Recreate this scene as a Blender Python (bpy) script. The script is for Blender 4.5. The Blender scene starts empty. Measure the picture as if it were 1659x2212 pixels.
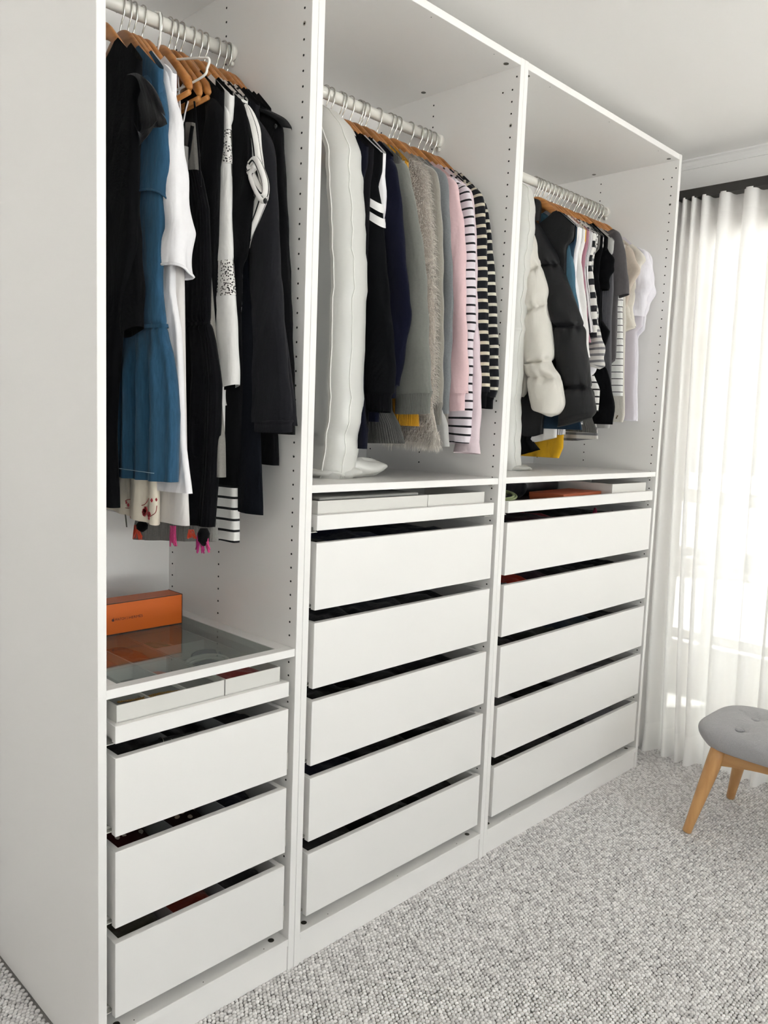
import bpy, bmesh, math, random
import numpy as np
from mathutils import Matrix, Vector

# ------------------------------------------------------------------ camera, sky, light, exposure
SC = bpy.context.scene
COL = SC.collection
CAM = np.array([-0.68044664, -1.40424219, 1.33689])
YAW, PITCH, ROLL, FPX = 0.797901863, -0.110334742, 0.0373158492, 1727.3102

def cam_axes():
    f = np.array([math.sin(YAW) * math.cos(PITCH), math.cos(YAW) * math.cos(PITCH), math.sin(PITCH)])
    r = np.cross(f, [0, 0, 1]); r /= np.linalg.norm(r)
    u = np.cross(r, f)
    c, s = math.cos(ROLL), math.sin(ROLL)
    return c * r + s * u, -s * r + c * u, f
CR, CU, CF = cam_axes()
cd = bpy.data.cameras.new('camera')
cam = bpy.data.objects.new('camera', cd); COL.objects.link(cam)
cd.sensor_fit = 'HORIZONTAL'; cd.sensor_width = 36.0; cd.lens = FPX / 1659.0 * 36.0
cd.clip_start = 0.02; cd.clip_end = 200
cam.matrix_world = Matrix(((CR[0], CU[0], -CF[0], CAM[0]), (CR[1], CU[1], -CF[1], CAM[1]),
                           (CR[2], CU[2], -CF[2], CAM[2]), (0, 0, 0, 1)))
SC.camera = cam

W = bpy.data.worlds.new('sky'); SC.world = W; W.use_nodes = True
bg = W.node_tree.nodes['Background']
bg.inputs[0].default_value = (0.94, 0.965, 1.0, 1); bg.inputs[1].default_value = 2.4
sl = bpy.data.lights.new('sun', 'SUN'); sl.energy = 46; sl.angle = math.radians(1.5); sl.color = (1, .98, .975)
sun = bpy.data.objects.new('sun', sl); COL.objects.link(sun); sun.rotation_euler = Vector((.30, -.22, -1.0)).to_track_quat('-Z', 'Y').to_euler()   # from over the roof: lights the ground outside, not the room

def portal(name, loc, rot, sx, sy):          # lets the sky light through a window opening be sampled well
    l = bpy.data.lights.new(name, 'AREA'); l.shape = 'RECTANGLE'; l.size = sx; l.size_y = sy
    l.cycles.is_portal = True
    o = bpy.data.objects.new(name, l); COL.objects.link(o); o.location = loc; o.rotation_euler = rot
    return o
portal('window_portal', (2.66, -1.13, 1.09), (0, math.radians(90), 0), 2.16, 2.46)
portal('window_portal', (0.1, -4.04, 1.225), (math.radians(90), 0, 0), 3.8, 2.25)  # portal of the added fill opening behind the camera

SC.view_settings.view_transform = 'Standard'; SC.view_settings.look = 'None'
SC.view_settings.gamma = 1.0; SC.view_settings.use_curve_mapping = False
SC.view_settings.exposure = 0.14
SC.cycles.max_bounces = 10; SC.cycles.diffuse_bounces = 6; SC.cycles.transmission_bounces = 6
SC.cycles.transparent_max_bounces = 16; SC.cycles.caustics_reflective = False; SC.cycles.caustics_refractive = False
SC.cycles.use_denoising = True

# ------------------------------------------------------------------ helpers
def ray(px, py):
    return CR * ((px - 829.5) / FPX) - CU * ((py - 1106) / FPX) + CF
def at(axis, val, px, py):                   # a pixel of the photograph turned into a point on a plane of the room
    d = ray(px, py); return CAM + d * ((val - CAM[axis]) / d[axis])
cA = lambda x, y: (200 + x / 3.456, y / 3.456)
cB = lambda x, y: (200 + x / 3.456, 560 + y / 3.456)
cC = lambda x, y: (660 + x / 3.77, 160 + y / 3.77)
cD = lambda x, y: (660 + x / 3.77, 600 + y / 3.77)
cE = lambda x, y: (1080 + x / 4.608, 360 + y / 4.608)
cF = lambda x, y: (1080 + x / 4.608, 700 + y / 4.608)
def trace(x, *segs):                         # front edge (y, z) of a garment hanging in the plane x
    out = []
    for conv, pts in segs:
        for q in pts:
            p = at(0, x, *conv(*q))
            if not out or p[2] < out[-1][1] - .006: out.append((p[1], p[2]))
    return out

def link(name, me, mat=None, parent=None, smooth=False):
    o = bpy.data.objects.new(name, me); COL.objects.link(o)
    if mat is not None:
        me.materials.clear(); me.materials.append(mat)
    if parent is not None: o.parent = parent
    if smooth: me.polygons.foreach_set('use_smooth', [True] * len(me.polygons))
    return o
def tag(o, label, cat, group=None):
    o['label'] = label; o['category'] = cat
    if group: o['group'] = group
    return o
def thing(name, label, cat, loc=(0, 0, 0), group=None, rz=0):
    o = bpy.data.objects.new(name, None); COL.objects.link(o); o.location = loc; o.rotation_euler.z = rz
    o.empty_display_size = .05
    return tag(o, label, cat, group)
def struct(o): o['kind'] = 'structure'; return o
def stuff(o): o['kind'] = 'stuff'; return o

def box_bm(bm, x0, x1, y0, y1, z0, z1, bevel=0.0):
    v = [bm.verts.new(p) for p in ((x0, y0, z0), (x1, y0, z0), (x1, y1, z0), (x0, y1, z0), (x0, y0, z1), (x1, y0, z1), (x1, y1, z1), (x0, y1, z1))]
    fs = [bm.faces.new([v[i] for i in f]) for f in ((0, 3, 2, 1), (4, 5, 6, 7), (0, 1, 5, 4), (1, 2, 6, 5), (2, 3, 7, 6), (3, 0, 4, 7))]
    if bevel > 0:
        es = {e for f in fs for e in f.edges}
        bmesh.ops.bevel(bm, geom=list(es), offset=bevel, segments=1, affect='EDGES', profile=0.5)
def boxes(name, lst, mat, parent=None, bevel=0.0):
    bm = bmesh.new()
    for b in lst: box_bm(bm, *b, bevel=bevel)
    me = bpy.data.meshes.new(name); bm.to_mesh(me); bm.free()
    return link(name, me, mat, parent)
def box(name, b, mat, parent=None, bevel=0.0): return boxes(name, [b], mat, parent, bevel)

def grid(name, P, mat, parent=None, closed=True, U=None, V=None, smooth=True, cap0=False, cap1=False):
    """P: rows x cols x 3. closed: the columns wrap round. U, V: uv in metres."""
    P = np.asarray(P, float); nr, nc = P.shape[:2]
    me = bpy.data.meshes.new(name)
    cols = nc if closed else nc - 1
    i, j = np.meshgrid(np.arange(nr - 1), np.arange(cols), indexing='ij'); i = i.ravel(); j = j.ravel(); j2 = (j + 1) % nc
    F = np.stack([i * nc + j, i * nc + j2, (i + 1) * nc + j2, (i + 1) * nc + j], 1)
    faces = F.tolist(); verts = P.reshape(-1, 3).tolist()
    nq = len(faces)
    if cap0: faces.append(list(range(nc))[::-1])
    if cap1: faces.append([(nr - 1) * nc + k for k in range(nc)])
    me.from_pydata(verts, [], faces)
    uv = me.uv_layers.new(name='UVMap')
    if V is None:
        d = np.linalg.norm(np.diff(P, axis=0), axis=2).mean(1); V = np.concatenate([[0], np.cumsum(d)])
    if np.ndim(V) == 1: V = np.repeat(np.asarray(V)[:, None], nc, 1)
    if U is None:
        d = np.linalg.norm(P - np.roll(P, 1, axis=1), axis=2)
        U = np.cumsum(d[nr // 2]); 
    U = np.asarray(U, float); Ue = np.append(U, U[-1] + (U[-1] - U[-2]))
    uvs = np.zeros((len(me.loops), 2))
    L = np.stack([np.stack([Ue[j], V[i, j]], 1), np.stack([Ue[j + 1], V[i, j2]], 1), np.stack([Ue[j + 1], V[i + 1, j2]], 1), np.stack([Ue[j], V[i + 1, j]], 1)], 1)
    uvs[:nq * 4] = L.reshape(-1, 2)
    uv.data.foreach_set('uv', uvs.ravel())
    me.update()
    return link(name, me, mat, parent, smooth)

def tube(name, pts, rad, mat, parent=None, n=8, closed=False, caps=True, flat=1.0):
    """round bar along a polyline; rad number or list; flat squeezes it across its second axis"""
    pts = [Vector(p) for p in pts]; m = len(pts)
    if not hasattr(rad, '__len__'): rad = [rad] * m
    P = np.zeros((m + (1 if closed else 0), n, 3)); ref = None
    for k in range(m):
        a = pts[(k - 1) % m] if (closed or k > 0) else pts[k]; b = pts[(k + 1) % m] if (closed or k < m - 1) else pts[k]
        t = (b - a).normalized()
        if ref is None: ref = t.orthogonal().normalized()
        ref = (ref - t * ref.dot(t)).normalized(); bi = t.cross(ref)
        for q in range(n):
            an = 2 * math.pi * q / n
            P[k, q] = pts[k] + (ref * math.cos(an) + bi * math.sin(an) * flat) * rad[k]
    if closed: P[m] = P[0]
    return grid(name, P, mat, parent, cap0=caps and not closed, cap1=caps and not closed)
def smooth_pts(pts, n):
    """Catmull-Rom through the points"""
    p = np.asarray(pts, float); m = len(p); e = np.vstack([2 * p[0] - p[1], p, 2 * p[-1] - p[-2]])
    out = []
    for t in np.linspace(0, m - 1 - 1e-6, n):
        k = int(t); f = t - k; a, b, c, d = e[k:k + 4]
        out.append(.5 * ((2 * b) + (c - a) * f + (2 * a - 5 * b + 4 * c - d) * f * f + (3 * b - a - 3 * c + d) * f ** 3))
    return np.array(out)
def disc_bm(bm, c, axis, r, n=8, depth=0.0006):
    """a shallow round plug facing along axis"""
    ax = Vector(axis).normalized(); u = ax.orthogonal().normalized(); w = ax.cross(u); c = Vector(c)
    a = [bm.verts.new(c + (u * math.cos(2 * math.pi * k / n) + w * math.sin(2 * math.pi * k / n)) * r + ax * depth) for k in range(n)]
    b = [bm.verts.new(c + (u * math.cos(2 * math.pi * k / n) + w * math.sin(2 * math.pi * k / n)) * r - ax * .001) for k in range(n)]
    bm.faces.new(a)
    for k in range(n): bm.faces.new([b[k], b[(k + 1) % n], a[(k + 1) % n], a[k]])
def discs(name, lst, mat, parent, r, n=8):
    bm = bmesh.new()
    for c, ax in lst: disc_bm(bm, c, ax, r, n)
    me = bpy.data.meshes.new(name); bm.to_mesh(me); bm.free()
    return link(name, me, mat, parent)
def lathe(name, prof, c, mat, parent=None, n=20, cap=True):
    P = np.array([[[c[0] + r * math.cos(2 * math.pi * k / n), c[1] + r * math.sin(2 * math.pi * k / n), c[2] + z] for k in range(n)] for r, z in prof])
    return grid(name, P, mat, parent, cap0=cap, cap1=cap)

# ------------------------------------------------------------------ materials
MATS = {}
def srgb(c):
    if isinstance(c, str): c = [int(c[k:k + 2], 16) / 255 for k in (0, 2, 4)]
    return tuple((v / 12.92 if v <= .04045 else ((v + .055) / 1.055) ** 2.4) for v in c) + (1,)
def newmat(name):
    m = bpy.data.materials.new(name); m.use_nodes = True
    nt = m.node_tree; return m, nt, nt.nodes['Principled BSDF'], nt.nodes.new, nt.links.new
def plain(name, col, rough=.5, metal=0., bump=0., bscale=200., spec=.5, var=0.0, coat=0.0):
    if name in MATS: return MATS[name]
    m, nt, b, N, Lk = newmat(name); c = srgb(col)
    b.inputs['Base Color'].default_value = c; b.inputs['Roughness'].default_value = rough; b.inputs['Metallic'].default_value = metal
    b.inputs['Specular IOR Level'].default_value = spec; b.inputs['Coat Weight'].default_value = coat
    tc = N('ShaderNodeTexCoord')
    if var > 0 or bump > 0:
        nz = N('ShaderNodeTexNoise'); nz.inputs['Scale'].default_value = bscale; nz.inputs['Detail'].default_value = 4
        Lk(tc.outputs['Object'], nz.inputs['Vector'])
    if var > 0:
        mx = N('ShaderNodeMix'); mx.data_type = 'RGBA'
        mx.inputs[6].default_value = tuple(v * (1 - var) for v in c[:3]) + (1,); mx.inputs[7].default_value = tuple(min(1, v * (1 + var * .6)) for v in c[:3]) + (1,)
        Lk(nz.outputs['Fac'], mx.inputs[0]); Lk(mx.outputs[2], b.inputs['Base Color'])
    if bump > 0:
        bp = N('ShaderNodeBump'); bp.inputs['Strength'].default_value = bump; bp.inputs['Distance'].default_value = .002
        Lk(nz.outputs['Fac'], bp.inputs['Height']); Lk(bp.outputs[0], b.inputs['Normal'])
    MATS[name] = m; return m
def fabric(name, col, var=.25, scale=90., stripe=None, knit=0., sheen=.15, rough=.9, bump=.35, trans=0., spec=.2, flow=False, crumple=.5):
    """cloth. stripe = (axis 'V' or 'U', period m, duty, colour2, offset); knit = rib period in m; trans = sheerness"""
    if name in MATS: return MATS[name]
    m, nt, b, N, Lk = newmat(name); c = srgb(col)
    b.inputs['Roughness'].default_value = rough; b.inputs['Specular IOR Level'].default_value = spec
    b.inputs['Sheen Weight'].default_value = sheen; b.inputs['Sheen Roughness'].default_value = .5
    tc = N('ShaderNodeTexCoord'); sep = N('ShaderNodeSeparateXYZ'); Lk(tc.outputs['UV'], sep.inputs[0])
    nz = N('ShaderNodeTexNoise'); nz.inputs['Scale'].default_value = scale; nz.inputs['Detail'].default_value = 5; nz.inputs['Roughness'].default_value = .65
    mp = N('ShaderNodeMapping'); Lk(tc.outputs['Object'], mp.inputs[0]); Lk(mp.outputs[0], nz.inputs['Vector'])
    if flow: mp.inputs['Scale'].default_value = (1, 1, .12)
    mx = N('ShaderNodeMix'); mx.data_type = 'RGBA'
    mx.inputs[6].default_value = tuple(v * (1 - var) for v in c[:3]) + (1,); mx.inputs[7].default_value = tuple(min(1, v * (1 + var)) for v in c[:3]) + (1,)
    Lk(nz.outputs['Fac'], mx.inputs[0]); out = mx.outputs[2]
    def band(axis, period, duty, off):
        mu = N('ShaderNodeMath'); mu.operation = 'MULTIPLY_ADD'; mu.inputs[1].default_value = 1 / period; mu.inputs[2].default_value = off
        Lk(sep.outputs[1 if axis == 'V' else 0], mu.inputs[0])
        fr = N('ShaderNodeMath'); fr.operation = 'FRACT'; Lk(mu.outputs[0], fr.inputs[0])
        lt = N('ShaderNodeMath'); lt.operation = 'LESS_THAN'; lt.inputs[1].default_value = duty; Lk(fr.outputs[0], lt.inputs[0]); return lt.outputs[0]
    if stripe:
        st = N('ShaderNodeMix'); st.data_type = 'RGBA'; st.inputs[7].default_value = srgb(stripe[3])
        Lk(out, st.inputs[6]); Lk(band(stripe[0], stripe[1], stripe[2], stripe[4] if len(stripe) > 4 else 0), st.inputs[0]); out = st.outputs[2]
    Lk(out, b.inputs['Base Color'])
    h = nz.outputs['Fac']
    if knit:
        w = N('ShaderNodeMath'); w.operation = 'MULTIPLY'; w.inputs[1].default_value = 2 * math.pi / knit; Lk(sep.outputs[0], w.inputs[0])
        sn = N('ShaderNodeMath'); sn.operation = 'SINE'; Lk(w.outputs[0], sn.inputs[0])
        ad = N('ShaderNodeMath'); ad.operation = 'MULTIPLY_ADD'; ad.inputs[1].default_value = .7; Lk(sn.outputs[0], ad.inputs[0]); Lk(h, ad.inputs[2]); h = ad.outputs[0]
    cr = N('ShaderNodeTexNoise'); cr.inputs['Scale'].default_value = 16; cr.inputs['Detail'].default_value = 3; cr.inputs['Distortion'].default_value = .5
    cm = N('ShaderNodeMapping'); cm.inputs['Scale'].default_value = (1, 1, .4); Lk(tc.outputs['Object'], cm.inputs[0]); Lk(cm.outputs[0], cr.inputs['Vector'])
    b0 = N('ShaderNodeBump'); b0.inputs['Strength'].default_value = crumple; b0.inputs['Distance'].default_value = .02; Lk(cr.outputs['Fac'], b0.inputs['Height'])
    bp = N('ShaderNodeBump'); bp.inputs['Strength'].default_value = bump; bp.inputs['Distance'].default_value = .0015
    Lk(b0.outputs[0], bp.inputs['Normal']); Lk(h, bp.inputs['Height']); Lk(bp.outputs[0], b.inputs['Normal'])
    if trans > 0:
        tr = N('ShaderNodeBsdfTransparent'); ms = N('ShaderNodeMixShader'); ms.inputs[0].default_value = trans
        Lk(b.outputs[0], ms.inputs[1]); Lk(tr.outputs[0], ms.inputs[2]); Lk(ms.outputs[0], nt.nodes['Material Output'].inputs['Surface'])
    MATS[name] = m; return m
def sheer(name, col, trans, transl=.5, gloss=0.):
    """thin cloth or plastic film: part see-through, part letting light diffuse through"""
    if name in MATS: return MATS[name]
    m, nt, b, N, Lk = newmat(name); nt.nodes.remove(b); c = srgb(col)
    d = N('ShaderNodeBsdfDiffuse'); d.inputs[0].default_value = c
    t = N('ShaderNodeBsdfTranslucent'); t.inputs[0].default_value = c
    a = N('ShaderNodeMixShader'); a.inputs[0].default_value = transl; Lk(d.outputs[0], a.inputs[1]); Lk(t.outputs[0], a.inputs[2])
    s = a
    if gloss > 0:
        g = N('ShaderNodeBsdfGlossy'); g.inputs['Roughness'].default_value = .3
        s = N('ShaderNodeMixShader'); s.inputs[0].default_value = gloss; Lk(a.outputs[0], s.inputs[1]); Lk(g.outputs[0], s.inputs[2])
    tr = N('ShaderNodeBsdfTransparent'); e = N('ShaderNodeMixShader'); e.inputs[0].default_value = trans
    Lk(s.outputs[0], e.inputs[1]); Lk(tr.outputs[0], e.inputs[2]); Lk(e.outputs[0], nt.nodes['Material Output'].inputs['Surface'])
    MATS[name] = m; return m
def wood(name, c1, c2, scale=1.0, rough=.4, along=1):
    if name in MATS: return MATS[name]
    m, nt, b, N, Lk = newmat(name)
    tc = N('ShaderNodeTexCoord'); mp = N('ShaderNodeMapping'); mp.inputs['Scale'].default_value = [(8 if q == along else 60) * scale for q in range(3)]; Lk(tc.outputs['Object'], mp.inputs[0])
    oi = N('ShaderNodeObjectInfo'); ad = N('ShaderNodeVectorMath'); ad.operation = 'ADD'; sc = N('ShaderNodeVectorMath'); sc.operation = 'SCALE'; sc.inputs[3].default_value = 9.0
    cmb = N('ShaderNodeCombineXYZ'); Lk(oi.outputs['Random'], cmb.inputs[0]); Lk(oi.outputs['Random'], cmb.inputs[1]); Lk(cmb.outputs[0], sc.inputs[0])
    Lk(mp.outputs[0], ad.inputs[0]); Lk(sc.outputs[0], ad.inputs[1])
    nz = N('ShaderNodeTexNoise'); nz.inputs['Scale'].default_value = 1.0; nz.inputs['Detail'].default_value = 5; nz.inputs['Distortion'].default_value = .6; Lk(ad.outputs[0], nz.inputs['Vector'])
    rp = N('ShaderNodeValToRGB'); rp.color_ramp.elements[0].position = .3; rp.color_ramp.elements[0].color = srgb(c1); rp.color_ramp.elements[1].position = .7; rp.color_ramp.elements[1].color = srgb(c2)
    Lk(nz.outputs['Fac'], rp.inputs[0])
    hs = N('ShaderNodeHueSaturation'); vv = N('ShaderNodeMapRange'); vv.inputs[3].default_value = .72; vv.inputs[4].default_value = 1.12; Lk(oi.outputs['Random'], vv.inputs[0]); Lk(vv.outputs[0], hs.inputs['Value'])
    Lk(rp.outputs[0], hs.inputs['Color']); Lk(hs.outputs[0], b.inputs['Base Color']); b.inputs['Roughness'].default_value = rough; b.inputs['Coat Weight'].default_value = .2; b.inputs['Coat Roughness'].default_value = .25
    MATS[name] = m; return m

WHITE = plain('white_melamine', 'edebe9', .38, bump=.03, bscale=900, spec=.4)
EDGE = plain('white_edge_band', 'f0eeec', .32, spec=.4)
WALLM = plain('white_wall_paint', 'f0eeed', .85, bump=.05, bscale=300)
CEILM = plain('white_ceiling_paint', 'f8f6f4', .9, bump=.04, bscale=250)
STEEL = plain('hook_steel', 'c9c6c0', .22, 1.0)
HOLE = plain('hole_dark', '15130f', .9)
LOCK = plain('cam_lock_zinc', '5a574f', .4, .8, bump=.4, bscale=400)
WOODM = wood('beech_varnished', '9c5f2a', 'c98b4c')
ASH = wood('ash_oiled', 'c08c56', 'd3a269', .7, .45, 2)
ASHR = wood('ash_oiled_rail', 'c08c56', 'd3a269', .7, .45, 1)
RAILM = plain('rail_lacquer', 'dddad3', .3, spec=.5)
# ------------------------------------------------------------------ room shell
XW, CZ = 2.55, 2.428                       # window wall, ceiling height
XL, YF, YB = -2.10, -4.00, 0.60
FLOORM = plain('carpet_backing', '827f7c', .95)
struct(box('floor', (XL - .1, XW + .1, YF - .1, YB + .1, -.05, -.002), FLOORM))
struct(box('ceiling', (XL - .1, XW + .1, YF - .1, YB + .1, CZ, CZ + .06), CEILM))
struct(box('wall_back', (XL, XW, YB, YB + .08, 0, CZ), WALLM))
struct(box('wall_left', (XL - .08, XL, YF, YB, 0, CZ), WALLM))
WY0, WY1, WZ1 = -2.36, 0.10, 2.16           # sliding door opening behind the curtain
struct(boxes('wall_right', [(XW, XW + .1, WY1, YB, 0, CZ), (XW, XW + .1, YF, WY0, 0, CZ), (XW, XW + .1, WY0, WY1, WZ1, CZ)], WALLM))
V0, V1, VZ0, VZ1 = -1.8, 2.0, .10, 2.35          # wide opening added behind the camera for fill light
struct(boxes('wall_front', [(XL, V0, YF - .08, YF, 0, CZ), (V1, XW, YF - .08, YF, 0, CZ), (V0, V1, YF - .08, YF, 0, VZ0), (V0, V1, YF - .08, YF, VZ1, CZ)], WALLM))
struct(box('baseboard_right', (XW - .016, XW, WY1, YB, 0, .106), WALLM, bevel=.002))
struct(box('trim_1', (XW - .02, XW, WY0 - .1, YB, 2.292, 2.312), WALLM, bevel=.003))
# cove cornice along the window wall
pr = [(XW, CZ - .03)] + [(XW - .035 + .035 * math.cos(a), CZ - .035 + .035 * math.sin(a) - 0.0) for a in np.linspace(.15, 1.42, 7)] + [(XW - .035, CZ)]
pr = [(XW - .0, CZ - .03), (XW - .006, CZ - .03), (XW - .010, CZ - .018), (XW - .02, CZ - .008), (XW - .034, CZ - .004), (XW - .036, CZ)]
struct(grid('trim_2', np.array([[(x, y, z) for x, z in pr] for y in (YB, YF)]), WALLM, closed=False, smooth=False))
FRM = plain('door_frame_white', 'e9e8e4', .4)
win = struct(boxes('window_1', [(XW + .02, XW + .07, WY0, WY0 + .05, 0, WZ1), (XW + .02, XW + .07, WY1 - .05, WY1, 0, WZ1), (XW + .02, XW + .07, WY0, WY1, WZ1 - .06, WZ1), (XW + .02, XW + .07, WY0, WY1, 0, .04),
     (XW + .02, XW + .06, -1.2, -1.13, .04, WZ1 - .06)], FRM, bevel=.002))
def glassmat(name, tint, fac):
    m, nt, b, N, Lk = newmat(name); nt.nodes.remove(b)
    g = N('ShaderNodeBsdfGlossy'); g.inputs['Roughness'].default_value = .02
    t = N('ShaderNodeBsdfTransparent'); t.inputs[0].default_value = srgb(tint)
    f = N('ShaderNodeLayerWeight'); f.inputs[0].default_value = .5
    pw = N('ShaderNodeMath'); pw.operation = 'POWER'; pw.inputs[1].default_value = 3.0; Lk(f.outputs['Facing'], pw.inputs[0])
    mu = N('ShaderNodeMath'); mu.operation = 'MULTIPLY_ADD'; mu.inputs[1].default_value = .5 * fac; mu.inputs[2].default_value = .035; Lk(pw.outputs[0], mu.inputs[0])
    ms = N('ShaderNodeMixShader'); Lk(mu.outputs[0], ms.inputs[0]); Lk(t.outputs[0], ms.inputs[1]); Lk(g.outputs[0], ms.inputs[2])
    Lk(ms.outputs[0], nt.nodes['Material Output'].inputs['Surface']); return m
PANE = glassmat('window_glass', 'f7faf9', 1.0)
box('window_pane', (XW + .04, XW + .045, -1.14, WY1 - .05, .04, WZ1 - .06), PANE, win)
box('window_pane', (XW + .04, XW + .045, WY0 + .05, -1.2, .04, WZ1 - .06), PANE, win)
VM = (V0 + V1) / 2
fill_win = struct(boxes('fill_window', [(V0, V0 + .05, YF - .06, YF - .02, VZ0, VZ1), (V1 - .05, V1, YF - .06, YF - .02, VZ0, VZ1), (V0 + .05, V1 - .05, YF - .06, YF - .02, VZ0, VZ0 + .05), (V0 + .05, V1 - .05, YF - .06, YF - .02, VZ1 - .05, VZ1), (VM - .025, VM + .025, YF - .06, YF - .02, VZ0 + .05, VZ1 - .05)], FRM, bevel=.002))  # unseen window, added to bring fill light onto the wardrobe fronts
box('window_pane', (V0 + .05, VM - .025, YF - .042, YF - .038, VZ0 + .05, VZ1 - .05), PANE, fill_win)
box('window_pane', (VM + .025, V1 - .05, YF - .042, YF - .038, VZ0 + .05, VZ1 - .05), PANE, fill_win)

# ------------------------------------------------------------------ carpet pile (loops, uncountable)
def carpet():
    rng = np.random.default_rng(3)
    px, py = .0108, .0088
    pts = []
    for (x0, x1, y0, y1) in ((-.75, XW - .02, -1.75, .02), (-.75, 0, .02, .60), (2.275, XW - .02, .02, .3)):
        nx, ny = int((x1 - x0) / px), int((y1 - y0) / py)
        j, i = np.meshgrid(np.arange(ny), np.arange(nx), indexing='ij')
        X = x0 + (i + .5 * (j % 2)) * px; Y = y0 + j * py
        pts.append(np.stack([X.ravel(), Y.ravel()], 1))
    P = np.vstack(pts); P += rng.normal(0, .0007, P.shape)
    keep = ~((P[:, 0] > .002) & (P[:, 0] < 2.268) & (P[:, 1] > .003))
    P = P[keep]
    d = P - CAM[:2]; fw = np.array([CF[0], CF[1]]); fw /= np.linalg.norm(fw)
    keep = (d @ fw) > .35; P = P[keep]
    n = len(P)
    me = bpy.data.meshes.new('carpet_pile'); me.vertices.add(n)
    co = np.zeros((n, 3)); co[:, :2] = P; co[:, 2] = rng.normal(-.0005, .0004, n)
    me.vertices.foreach_set('co', co.ravel())
    at_ = me.attributes.new('turn', 'FLOAT_VECTOR', 'POINT')
    r = np.zeros((n, 3)); r[:, 2] = rng.normal(.3, .25, n); r[:, 1] = rng.normal(.12, .14, n); at_.data.foreach_set('vector', r.ravel())
    a2 = me.attributes.new('size', 'FLOAT', 'POINT'); a2.data.foreach_set('value', rng.uniform(.85, 1.2, n))
    me.update()
    # one loop: a squat rounded knot
    bm = bmesh.new(); bmesh.ops.create_icosphere(bm, subdivisions=2, radius=1)
    for v in bm.verts: v.co = Vector((v.co.x * .0061, v.co.y * .0048, v.co.z * .0046 if v.co.z > 0 else v.co.z * .003))
    lm = bpy.data.meshes.new('loop'); bm.to_mesh(lm); bm.free()
    m, nt, b, N, Lk = newmat('carpet_wool'); oi = N('ShaderNodeObjectInfo')
    rp = N('ShaderNodeValToRGB'); e = rp.color_ramp.elements; e[0].color = srgb('c4c0bf'); e[1].color = srgb('e9e6e5'); e[0].position = 0.0; e[1].position = .8
    Lk(oi.outputs['Random'], rp.inputs[0])
    tc = N('ShaderNodeTexCoord'); nz = N('ShaderNodeTexNoise'); nz.inputs['Scale'].default_value = 700; Lk(tc.outputs['Object'], nz.inputs['Vector'])
    bp = N('ShaderNodeBump'); bp.inputs['Strength'].default_value = .5; bp.inputs['Distance'].default_value = .001; Lk(nz.outputs['Fac'], bp.inputs['Height']); Lk(bp.outputs[0], b.inputs['Normal'])
    Lk(rp.outputs[0], b.inputs['Base Color']); b.inputs['Roughness'].default_value = .95; b.inputs['Specular IOR Level'].default_value = .15
    lm.materials.append(m); lm.polygons.foreach_set('use_smooth', [True] * len(lm.polygons))
    lo = bpy.data.objects.new('carpet_loop', lm)          # used by the node tree only, never linked
    o = link('carpet_pile', me, None)
    ng = bpy.data.node_groups.new('pile', 'GeometryNodeTree')
    ng.interface.new_socket('Geometry', in_out='INPUT', socket_type='NodeSocketGeometry'); ng.interface.new_socket('Geometry', in_out='OUTPUT', socket_type='NodeSocketGeometry')
    gi = ng.nodes.new('NodeGroupInput'); go = ng.nodes.new('NodeGroupOutput')
    ip = ng.nodes.new('GeometryNodeInstanceOnPoints'); ob = ng.nodes.new('GeometryNodeObjectInfo'); ob.inputs['Object'].default_value = lo; ob.inputs['As Instance'].default_value = True
    na = ng.nodes.new('GeometryNodeInputNamedAttribute'); na.data_type = 'FLOAT_VECTOR'; na.inputs[0].default_value = 'turn'
    nb = ng.nodes.new('GeometryNodeInputNamedAttribute'); nb.data_type = 'FLOAT'; nb.inputs[0].default_value = 'size'
    er = ng.nodes.new('FunctionNodeEulerToRotation')
    ng.links.new(gi.outputs[0], ip.inputs['Points']); ng.links.new(ob.outputs['Geometry'], ip.inputs['Instance'])
    ng.links.new(na.outputs[0], er.inputs[0]); ng.links.new(er.outputs[0], ip.inputs['Rotation']); ng.links.new(nb.outputs[0], ip.inputs['Scale'])
    ng.links.new(ip.outputs[0], go.inputs[0])
    md = o.modifiers.new('pile', 'NODES'); md.node_group = ng
    stuff(tag(o, 'light grey loop pile carpet covering the floor', 'carpet'))
carpet()

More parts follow.
